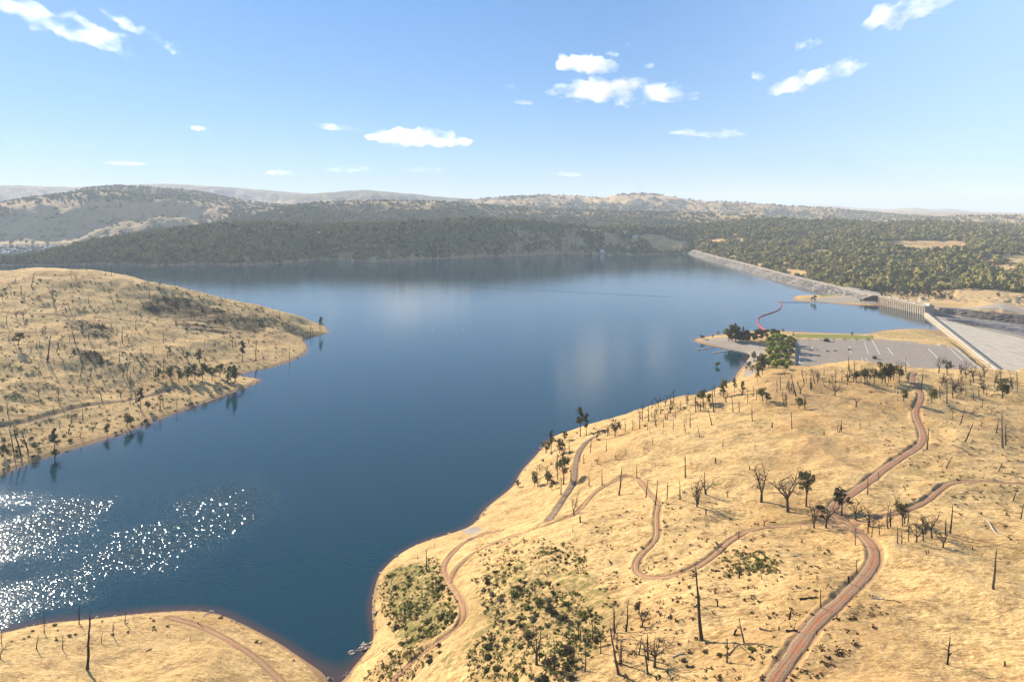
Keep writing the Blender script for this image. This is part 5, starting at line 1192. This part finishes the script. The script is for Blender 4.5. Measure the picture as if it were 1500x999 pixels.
# fallen trunks
def log(px, py, px2, py2, r, mat, label):
    a, b = hit(px, py), hit(px2, py2); n = 6; P = []
    for i in range(n + 1):
        t = i / n; x, y = a[0] + (b[0] - a[0]) * t, a[1] + (b[1] - a[1]) * t; P.append((x, y, max(float(zs(x, y)), -.1) + r * .6))
    o0 = P[0]; rg = np.random.default_rng(int(px)); mb = MB(); mb.tube([np.array(p) - o0 for p in P], [r * (1.1 - .6 * i / n) for i in range(n + 1)], 7)
    for k in range(3): limb(mb, np.array(P[3 + k]) - o0, rg.normal(0, 1, 3) * np.array([1, 1, .5]) + np.array([0, 0, .5]), r * 7, r * .3, r * .1, rg, .4, 3, 4)
    tag(obj('fallen_log', mb.mesh('fallen_log', M[mat]), loc=o0), label, 'log', 'fallen trunks in the grass')
log(1446, 763, 1466, 786, .26, 'pale', 'bleached pale log lying on the right hand slope'); log(1276, 875.5, 1296, 878.5, .26, 'pale', 'short white log in the grass right of the dirt road'); log(1299, 879, 1320, 883, .2, 'bark', 'grey broken branch beside the short white log')
log(1395, 652, 1424, 665, .3, 'bark', 'dark fallen trunk on the slope right of the road bend'); log(1171, 878, 1198, 875, .3, 'char', 'charred log pointing at the burnt post by the road'); log(1113, 921, 1130, 925, .3, 'bark', 'grey log lying left of the dirt road'); log(1152, 925, 1168, 925, .4, 'char', 'thick charred log end at the road shoulder')
log(1160, 815, 1175, 812, .18, 'pale', 'bundle of pale sticks in the upper meadow'); log(1067, 960, 1082, 944, .16, 'bark', 'bare arching limb beside the green shrub'); log(1082, 944, 1106, 967, .16, 'bark', 'bare limb sagging right over the green shrub')
log(1136, 765.5, 1128, 765, .3, 'char', 'log lying right of the forked stump'); log(298, 903, 306, 897.5, .22, 'pale', 'pale log sticking out at the knoll waterline'); log(320, 906, 328, 901, .22, 'char', 'dark log at the knoll waterline'); log(289, 911, 299, 921, .2, 'bark', 'curved branch across the knoll trail')
log(480, 991, 489, 996, .2, 'pale', 'pale driftwood in the tip of the cove'); log(500, 992, 509, 985, .2, 'pale', 'driftwood on the right bank of the cove tip'); log(222, 951, 214, 954, .25, 'char', 'low dark log in the knoll grass'); log(1003, 957, 985, 962, .2, 'pale', 'thin pale log low on the front slope'); log(828, 1000, 812, 990, .2, 'bark', 'grey log among the front shrubs')
def rockpile(px, py, n, sp, s, label, nm='shore_rock'):
    c = hit(px, py); rg = np.random.default_rng(int(px + py)); mb = MB(); V, Fc = ico(1)
    for i in range(n):
        o = np.array([rg.normal(0, sp), rg.normal(0, sp), 0]); r = s * rg.uniform(.5, 1.4); zz = float(zs(c[0] + o[0], c[1] + o[1])) - c[2] if c[2] > .05 else 0
        k = 1 + .25 * rg.normal(0, 1, len(V)); mb.add(V * k[:, None] * r * np.array([1.2, 1, .6]) + o + np.array([0, 0, max(zz, -.1)]), Fc)
    return mb.build(nm, M['stone'], loc=c)
def ico(sub):
    t = (1 + 5 ** .5) / 2
    V = [(-1,t,0),(1,t,0),(-1,-t,0),(1,-t,0),(0,-1,t),(0,1,t),(0,-1,-t),(0,1,-t),(t,0,-1),(t,0,1),(-t,0,-1),(-t,0,1)]
    Fc = [(0,11,5),(0,5,1),(0,1,7),(0,7,10),(0,10,11),(1,5,9),(5,11,4),(11,10,2),(10,7,6),(7,1,8),(3,9,4),(3,4,2),(3,2,6),(3,6,8),(3,8,9),(4,9,5),(2,4,11),(6,2,10),(8,6,7),(9,8,1)]
    V = [Vector(v).normalized() for v in V]
    for _ in range(sub):
        mid = {}; F2 = []
        def md(a, b):
            k = (min(a, b), max(a, b))
            if k not in mid: V.append(((V[a] + V[b]) / 2).normalized()); mid[k] = len(V) - 1
            return mid[k]
        for a, b, c in Fc:
            x, y, z = md(a, b), md(b, c), md(c, a); F2 += [(a, x, z), (b, y, x), (c, z, y), (x, y, z)]
        Fc = F2
    return np.array(V), np.array(Fc)
tag(rockpile(518, 955, 9, 1.1, .55, '', 'brush_pile'), 'pale heap of driftwood and stones in the cove', 'rocks'); tag(rockpile(531, 950, 3, .8, 1.3, '', 'boulder'), 'flat grey boulder awash beside the cove bank', 'rock'); tag(rockpile(690, 790, 3, .5, .7, '', 'boulder'), 'small light boulder where two dirt trails run close', 'rock')
mb = MB(); V_, F_ = ico(1); rg = np.random.default_rng(3)                 # stones along the bare banks
for nm in ('hill', 'fore', 'head', 'head2'):
    P = resample(np.array([on_z(x, y, 0) for x, y in SHORE[nm]]), 2.2 if nm != 'head2' else 4)
    for p in P:
        if rg.random() < .45: continue
        x, y = p + rg.normal(0, 2.0, 2); z = float(zs(x, y))
        if z < -.3 or z > 3.0: continue
        r = rg.gamma(2, .16) + .12; mb.add(V_ * (1 + .22 * rg.normal(0, 1, len(V_)))[:, None] * r * np.array([1.2, 1, .65]) + np.array([x, y, z + r * .2]), F_)
o = mb.build('shore_stones', M['stone']); tag(o, 'loose stones scattered along the bare banks of the lake', 'stones', kind='stuff')

# ------------------------------------------------------------------ woods on the far hills
def tree_mesh(rg, kind):
    V, Fc = ico(1)
    if kind == 0:                                                     # ragged conifer
        rings_ = [(.02, .30), (.18, 1.0), (.34, .62), (.46, .86), (.62, .42), (.74, .52), (.90, .14), (1.0, 0)]; k = 6; Vv = []
        for i, (z, r) in enumerate(rings_):
            for j in range(k): a = 6.283 * j / k + i * .5 + rg.normal(0, .15); q = r * rg.uniform(.65, 1.2); Vv.append((math.cos(a) * q * .27, math.sin(a) * q * .27, z + rg.normal(0, .02)))
        Fv = [(i*k+j, i*k+(j+1)%k, (i+1)*k+(j+1)%k, (i+1)*k+j) for i in range(len(rings_)-1) for j in range(k)]
        return np.array(Vv), np.array(Fv)
    d = V * (1 + .30 * rg.normal(0, 1, len(V)))[:, None]; d = d * np.array([.52, .52, .46]) + np.array([0, 0, .55])
    return d, np.concatenate([Fc, Fc[:, 2:3]], 1)
rg = np.random.default_rng(21)
PRO = [tree_mesh(rg, 0) for _ in range(5)] + [tree_mesh(rg, 1) for _ in range(6)]
def woods_mat():
    m, n = newmat('woodland_leaves')
    t = n.attr('tint'); pos = n('ShaderNodeNewGeometry').outputs['Position']
    c = n('ShaderNodeValToRGB', {'Fac': t}); e = c.color_ramp.elements
    e[0].position = 0; e[0].color = (.085, .084, .034, 1); e[1].position = 1; e[1].color = (.33, .23, .085, 1)
    for p, col in ((.35, (.25, .215, .070, 1)), (.65, (.25, .215, .070, 1)), (.88, (.26, .22, .075, 1))): k = e.new(p); k.color = col
    f = n.noise(pos, .35, 3, .7); s = n('ShaderNodeVectorMath', operation='SCALE'); n.put(s.inputs[0], c.outputs[0]); n.put(s.inputs['Scale'], n.ramp(f, .3, .7, .65, 1.4))
    d = n('ShaderNodeBsdfDiffuse', {'Color': s.outputs[0]}); tr = n('ShaderNodeBsdfTranslucent', {'Color': s.outputs[0]})
    n('ShaderNodeOutputMaterial', {'Surface': n('ShaderNodeMixShader', {'Fac': .22, 1: d, 2: tr})}); return m
M['woods'] = woods_mat()
def attr_at(A, x, y):
    a, l = lp(x, y); i = np.clip(np.round(np.interp(l, lr, np.arange(len(lr)))).astype(int), 0, len(lr) - 1); j = np.clip(np.round((a - cols[0]) / (cols[1] - cols[0])).astype(int), 0, len(cols) - 1)
    return A[i, j]
def scatter(n, r0, r1, a0, a1, seed):
    rg = np.random.default_rng(seed); r = np.sqrt(rg.uniform(r0 * r0, r1 * r1, n)); a = rg.uniform(a0, a1, n); return r * np.sin(a), r * np.cos(a)
damd = resample(BARR, 20)
def keep_tree(x, y, seed, k=1.0):
    rg = np.random.default_rng(seed); z = zs(x, y); f = attr_at(wood_here, x, y); g = attr_at(gravel, x, y)
    patch = fbm(x / 75, y / 75, 88, 4) + .6 * fbm(x / 260, y / 260, 89, 3)
    ok = (z > 2.2) & (f > .03) & (rg.uniform(0, 1, len(x)) < np.clip((f * 1.15 + patch * .95 - .16) * k, 0, 1)) & (g < .4)
    r = np.hypot(x, y); ar = np.arctan2(x, y)
    isr = ar > azel(1010, 371)[0]
    br_ = np.interp(ar, BARR_A[0], BARR_A[1]); ok &= ~(isr & (ar < azel(1345, 440)[0]) & (r < br_ + 34))
    ok &= ~((ar >= azel(1290, 440)[0]) & (r < np.interp(ar, ba, br) + 150))
    return ok
def build_woods(name, x, y, h, label, protos, seed, wide=1.0):
    rg = np.random.default_rng(seed); z = zs(x, y); Vs, Fs, Ts = [], [], []; b = 0
    pick = rg.integers(0, len(protos), len(x)); tint = np.clip(rg.normal(.42, .24, len(x)) + .35 * fbm(x / 140, y / 140, 9, 3), 0, 1)
    for k, (V, Fc) in enumerate(protos):
        m = np.nonzero(pick == k)[0]
        if not len(m): continue
        a = rg.uniform(0, 6.283, len(m)); c, s = np.cos(a)[:, None], np.sin(a)[:, None]; w = (h[m] * rg.uniform(.75, 1.25, len(m)) * wide)[:, None]
        P = np.stack([(V[:, 0] * c - V[:, 1] * s) * w + x[m, None], (V[:, 0] * s + V[:, 1] * c) * w + y[m, None], V[:, 2] * h[m, None] + z[m, None] - .3], -1)
        Vs.append(P.reshape(-1, 3)); Fs.append((Fc[None] + (np.arange(len(m)) * len(V))[:, None, None] + b).reshape(-1, 4)); Ts.append(np.repeat(tint[m], len(V))); b += len(m) * len(V)
    F4 = np.concatenate(Fs); tri = F4[:, 2] == F4[:, 3]
    fl = [F4[~tri]] if (~tri).any() else []
    if tri.any(): fl.append(F4[tri][:, :3])
    me = npmesh(name, np.concatenate(Vs), fl, M['woods'], {'tint': np.concatenate(Ts)}, smooth_=False)
    return tag(obj(name, me), label, 'woods', kind='stuff')
aR0, aR1 = float(azel(1018, 372)[0]), R(52)
x, y = scatter(int(150000 / QUAL ** 2), 1500, 4900, aR0, aR1, 31); k = keep_tree(x, y, 32) & (in_poly(x, y, DOWN))
x, y = x[k], y[k]; rr_ = np.hypot(x, y)
# the nearest trees stand as objects of their own
pxs, pys, _ = to_px(x, y, zs(x, y)); inn = (pxs > 1150) & (pxs < 1520) & (pys > 0)
near_i = np.argsort(np.where(inn, rr_, 1e9))[:285]; rest = np.ones(len(x), bool); rest[near_i] = False
h = np.clip(np.random.default_rng(4).lognormal(2.3, .33, len(x)), 4.5, 21) * (1 + .25 * fbm(x / 90, y / 90, 17, 3))
build_woods('woodland', x[rest], y[rest], h[rest], 'mixed oak and pine wood covering the hills behind the dam', PRO, 51)
x2, y2 = scatter(int(200000 / QUAL ** 2), 2350, 5000, R(-40), aR0, 33); k = keep_tree(x2, y2, 34, 1.9) & (np.hypot(x2, y2) > tab(FSHORE, np.arctan2(x2, y2)) + 4)
x2, y2 = x2[k], y2[k]; build_woods('woodland', x2, y2, np.clip(np.random.default_rng(5).lognormal(2.4, .30, len(x2)), 5, 22), 'dense green wood on the long hill across the lake', PRO[:5] + PRO[5:8], 52, .9)
x3, y3 = scatter(int(130000 / QUAL ** 2), 4600, 10500, R(-42), R(42), 35); k = keep_tree(x3, y3, 36, .62); x3, y3 = x3[k], y3[k]
build_woods('woodland', x3, y3, np.random.default_rng(6).uniform(9, 17, len(x3)), 'scattered trees fading into haze on the distant mountains', PRO[5:8], 53, 1.2)
NEARW = []
i = 0
for j in near_i:
    kd = ['conifer', 'olive', 'pine', 'oak', 'darkround', 'olive'][int(rng.integers(0, 6))]
    plant(kd, float(pxs[j]), float(pys[j]), None, 0, height=float(h[j]) * (1.1 if kd in ('pine', 'conifer') else .85), at=(float(x[j]), float(y[j]), float(zs(x[j], y[j]))), v=i); NEARW.append(PLANTED[-1]); i += 1
NEARSET = {id(p[0]) for p in NEARW}
# ------------------------------------------------------------------ labels that single plants out
def region(px, py):
    if py < 452 and px > 1130: return 'woods'
    if px < 500 and py < 700: return 'head'
    if px < 500: return 'knoll'
    if 1015 < px < 1170 and py < 548: return 'ramp'
    if px > 1160 and py < 500: return 'shore'
    if px > 500 and py > 520: return 'hill'
    return 'shore'
def where(px, py, rg_):
    if rg_ == 'head': return 'on the headland crest' if py < 425 else 'below the headland crest' if py < 470 else 'midway down the headland' if py < 535 else 'low on the headland' if py < 600 else 'on the headland waterfront'
    if rg_ == 'knoll': return 'on the front knoll edge' if py < 930 else 'in the front knoll grass'
    if rg_ == 'ramp': return 'on the ramp peninsula'
    if rg_ == 'woods': return 'at the wood edge behind the spillway' if px > 1250 else 'on the spit by the dam'
    if rg_ == 'shore': return 'on the lawn strip by the lot' if py > 470 else 'on the spit by the dam'
    if py < 600 and px > 1120: return 'on the crest above the parking lot' if px < 1330 else 'on the crest right of the dirt road'
    if py < 660 and px < 1120: return 'along the hill edge above the lake' if py < 610 else 'on the upper grass slope'
    if px < 870 and py < 800: return 'above the shore by the farm track'
    if px < 760: return 'on the shrubby front slope'
    if px < 1000 and py > 860: return 'among the front shrubs'
    if px < 1130 and py < 800: return 'on the mid slope near the looping trail'
    if px < 1130: return 'in the loop trail meadow'
    if py < 700: return 'on the slope left of the dirt road' if px < 1340 else 'on the slope right of the dirt road'
    if py < 830: return 'around the track junction'
    return 'beside the front dirt road' if px < 1300 else 'on the bare front right slope'
LOOK = dict(pole='bare burnt trunk', stump='short charred stump', fork='forked burnt snag', snag='short limbed burnt snag', deadoak='bare branching oak', oak='dark leafy oak', oaksparse='half scorched oak', olive='grey green oak', pine='thin crowned pine', conifer='dark dense conifer', darkround='big dark shade tree', bright='bright green round tree', greenbush='green shrub', greybush='grey shrub', darkbush='dark shrub', brownbush='dry brown shrub')
from collections import defaultdict
bins = defaultdict(list)
for rec in PLANTED:
    o, kind, H, lean, px, py = rec; rg_ = region(px, py); w = where(px, py, rg_)
    bins[(kind, w)].append(rec)
ORD = ['leftmost', 'second from left', 'third from left', 'fourth from left', 'fifth from left', 'sixth from left', 'seventh from left', 'eighth from left', 'ninth from left', 'tenth from left']
for (kind, w), L_ in bins.items():
    grp = '%ss %s' % (LOOK[kind], w); bush = 'bush' in kind
    L_.sort(key=lambda r: r[4]); n = len(L_)
    if n == 1: lab = ['only %s %s' % (LOOK[kind], w)]
    elif n <= 10: lab = ['%s %s, %s' % (LOOK[kind], w, ORD[i] if i < n - 1 else 'rightmost') for i in range(n)]
    elif n <= 60 and not bush and 'wood edge' not in w:
        # first by height and lean, then by place among those alike
        sub = defaultdict(list); hs_ = sorted(r[2] for r in L_); a, b = hs_[n // 3], hs_[2 * n // 3]
        for r in L_:
            sub[('short ' if r[2] < a else 'tall ' if r[2] > b else 'middling ')].append(r)
        lab = {}
        for s, S in sub.items():
            m = len(S)
            for i, r in enumerate(S): lab[id(r)] = '%s%s %s, %s' % (s, LOOK[kind], w, ('leftmost' if i == 0 else 'rightmost' if i == m - 1 else ORD[i] if i < 10 else ORD[m - 1 - i].replace('left', 'right') if m - 1 - i < 10 else 'mid row')) if m > 1 else '%s%s %s' % (s, LOOK[kind], w)
        lab = [lab[id(r)] for r in L_]
    else: lab = ['%s %s' % (LOOK[kind], w)] * n
    for r, l in zip(L_, lab): tag(r[0], l, NAME[kind][1], grp)
# ------------------------------------------------------------------ clouds, far above and beyond the hills
def cloud_mat(name, dens, lo, hi):
    m, n = newmat(name)
    pos = n('ShaderNodeNewGeometry').outputs['Position']
    f = n.noise(n.vmap(pos, (1, 1, 1.7)), 1 / 620.0, 5, .62)
    e = n.attr('edge')
    d = n.math('MULTIPLY', n.ramp(f, lo, hi), dens)
    v = n('ShaderNodeVolumeScatter', {'Color': (.955, .962, .975), 'Density': d, 'Anisotropy': .35})
    n('ShaderNodeOutputMaterial', {'Volume': v}); return m
CLM = cloud_mat('cloud_vapour', .0058, .40, .80)
CLW = cloud_mat('thin_cloud_vapour', .0022, .44, .66)
CLS = cloud_mat('soft_cloud_vapour', .0042, .44, .86)
def ico(sub):
    t = (1 + 5 ** .5) / 2
    V = [(-1,t,0),(1,t,0),(-1,-t,0),(1,-t,0),(0,-1,t),(0,1,t),(0,-1,-t),(0,1,-t),(t,0,-1),(t,0,1),(-t,0,-1),(-t,0,1)]
    Fc = [(0,11,5),(0,5,1),(0,1,7),(0,7,10),(0,10,11),(1,5,9),(5,11,4),(11,10,2),(10,7,6),(7,1,8),(3,9,4),(3,4,2),(3,2,6),(3,6,8),(3,8,9),(4,9,5),(2,4,11),(6,2,10),(8,6,7),(9,8,1)]
    V = [Vector(v).normalized() for v in V]
    for _ in range(sub):
        mid = {}; F2 = []
        def md(a, b):
            k = (min(a, b), max(a, b))
            if k not in mid: V.append(((V[a] + V[b]) / 2).normalized()); mid[k] = len(V) - 1
            return mid[k]
        for a, b, c in Fc:
            x, y, z = md(a, b), md(b, c), md(c, a); F2 += [(a, x, z), (b, y, x), (c, z, y), (x, y, z)]
        Fc = F2
    return np.array(V), np.array(Fc)
ICO3 = ico(4)
def cloud(px, py, wpx, hpx, tilt, r, seed, label, thin=False):
    wpx *= .84; hpx *= .66
    x, y, z = at_r(px, py, r); s = y / F
    a = math.atan2(x, y); ex = np.array([math.cos(a), -math.sin(a), 0]); ey = np.array([math.sin(a), math.cos(a), 0])
    V, Fc = ICO3; d = V
    asp = wpx / hpx; u, v, w_ = d[:, 0] * asp * .55, d[:, 2], d[:, 1] * asp * .3
    n = .9 * noise(u * 1.3 + seed * 7.1, v * .8 + w_ * .7, seed) + .5 * noise(u * 3.1 + w_, v * 2 + seed * 3.3, seed + 1) + .28 * noise(u * 7 + w_ * 2, v * 5 + seed, seed + 2)
    k = np.clip(1.0 + n * .75, .3, 1.9)
    X = d[:, 0] * (.75 + .35 * k) * wpx / 2 * s; Z = d[:, 2] * k * hpx / 2 * s * 1.15; Y = d[:, 1] * k * min(wpx, hpx * 3) / 2.4 * s
    Z = np.where(Z < 0, Z * .7, Z); Z = Z + X * math.tan(R(tilt))
    P = np.array([x, y, z]) + X[:, None] * ex + Y[:, None] * ey; P[:, 2] += Z
    me = npmesh('cloud', P - np.array([x, y, z]), Fc, CLW if thin else CLS if py < 60 and px < 400 or py > 230 else CLM)
    return tag(obj('cloud', me, loc=(x, y, z)), label, 'cloud', 'clouds in the sky')
CL = [(910,137,225,46,-3,12000,3,'largest broad flat based white cloud'),(857,96,92,36,-4,12000,14,'compact puffy white cloud just above the broadest cloud'),
 (1197,115,138,36,13,12500,5,'long slanting white cloud between two small wisps'),(1110,112,22,18,0,12500,6,'tiny round white puff left of the slanting cloud'),
 (1330,16,125,64,16,11000,7,'big white cloud cut off by the top edge'),(612,204,152,38,-2,15000,8,'wide white cloud low above the far wooded shore'),
 (1040,196,118,18,-3,15500,9,'thin flat white cloud below the broadest cloud'),(625,250,74,13,-2,19000,10,'small low white cloud close above the hills'),
 (510,249,84,14,2,19000,11,'low white cloud left of a similar low one',),(100,42,215,46,-14,11500,12,'long streaky cloud at the upper left corner'),
 (205,48,110,24,-28,11500,21,'frayed tail of cloud drooping right of the long streak')]
for c in CL: cloud(*c)
THIN = [(485,187,95,14,-4,15000,31,'faint wispy streak beside the wide white cloud'),(415,254,66,11,0,19000,32,'faint low wisp left of the low clouds'),(185,240,64,9,0,19000,33,'faint low wisp above the left mountains'),
 (1185,66,42,16,6,13000,34,'faint wisp above the slanting cloud'),(933,68,36,13,-6,12500,35,'small wisp right of the compact puffy cloud'),(898,80,24,12,-10,12500,36,'tiny wisp touching the compact puffy cloud'),
 (752,126,30,14,0,13500,37,'small wisp left of the compact puffy cloud'),(767,151,32,9,-3,13500,38,'tiny wisp left of the broadest cloud'),(255,76,30,22,-30,11500,39,'detached fleck below the tail of the long streak'),
 (828,256,60,10,-3,18500,40,'faint low wisp above the golden hills'),(293,189,28,11,0,15500,41,'faint lone puff in the left sky'),(951,98,16,12,0,12500,42,'tiny fleck above the broadest cloud')]
for c in THIN: cloud(*c, thin=True)
# ------------------------------------------------------------------ camera, light, air
cam = bpy.data.cameras.new('camera'); cam.lens = 24; cam.sensor_width = 36; cam.clip_end = 120000; cam.clip_start = .5
co = bpy.data.objects.new('camera', cam); COL.objects.link(co); co.location = (0, 0, CAMZ); co.rotation_euler = (R(90 - PITCH), 0, 0); sc.camera = co
cam.shift_y = (CY - 499.5) / 1500.0
w = bpy.data.worlds.new('World'); sc.world = w; w.use_nodes = True; n = NT(w)
sky = n('ShaderNodeTexSky', sky_type='NISHITA', sun_disc=False, sun_elevation=R(SUN_EL), sun_rotation=R(SUN_AZ), altitude=300, air_density=1.0, dust_density=SKY_DUST, ozone_density=1.6)
cl_ = n('ShaderNodeVectorMath', operation='SCALE'); n.put(cl_.inputs[0], sky.outputs[0]); n.put(cl_.inputs['Scale'], SKY_IN)
gm_ = n('ShaderNodeGamma', {'Color': cl_.outputs[0], 'Gamma': SKY_GAMMA})
hs_ = n('ShaderNodeHueSaturation', {'Color': gm_.outputs[0], 'Saturation': SKY_SAT})
tn_ = n.mix(1.0, hs_.outputs[0], SKY_TINT, 'MULTIPLY')
gx_ = n('ShaderNodeSeparateXYZ', {'Vector': n('ShaderNodeTexCoord').outputs['Generated']})
tn_ = n.mix(n.ramp(gx_.outputs[0], .10, .80, 0, .38), tn_, (5.0, 7.2, 9.8))      # paler, hazier air to the right
bg = n('ShaderNodeBackground', {'Color': tn_, 'Strength': SKY_STR})
n('ShaderNodeOutputWorld', {'Surface': bg})
sun = bpy.data.lights.new('sun', 'SUN'); sun.energy = SUN_STR; sun.angle = R(.53); sun.color = (1.0, .88, .69)
so_ = bpy.data.objects.new('sun', sun); COL.objects.link(so_)
so_.rotation_euler = Vector((-math.sin(R(SUN_AZ)) * math.cos(R(SUN_EL)), -math.cos(R(SUN_AZ)) * math.cos(R(SUN_EL)), -math.sin(R(SUN_EL)))).to_track_quat('-Z', 'Y').to_euler()
if HAZE:
    mb = MB().box(-31000, 31000, -3000, 31000, -22, HAZE_TOP)
    hm, n = newmat('haze_air')
    pv = n('ShaderNodeVolumePrincipled', {'Color': HAZE_C, 'Density': HAZE, 'Anisotropy': HAZE_G})
    n('ShaderNodeOutputMaterial', {'Volume': pv})
    tag(mb.build('haze', hm), kind='stuff')
sc.view_settings.view_transform = 'Standard'; sc.view_settings.look = 'None'; sc.view_settings.exposure = EXPO; sc.view_settings.gamma = 1
sc.view_settings.use_curve_mapping = False
sc.cycles.use_denoising = True
sc.cycles.denoiser = 'OPENIMAGEDENOISE'
sc.cycles.max_bounces = 10; sc.cycles.diffuse_bounces = 2; sc.cycles.glossy_bounces = 2; sc.cycles.transmission_bounces = 2; sc.cycles.volume_bounces = 8; sc.cycles.transparent_max_bounces = 8
sc.cycles.sample_clamp_indirect = 4.0; sc.cycles.use_adaptive_sampling = True; sc.cycles.adaptive_threshold = .02
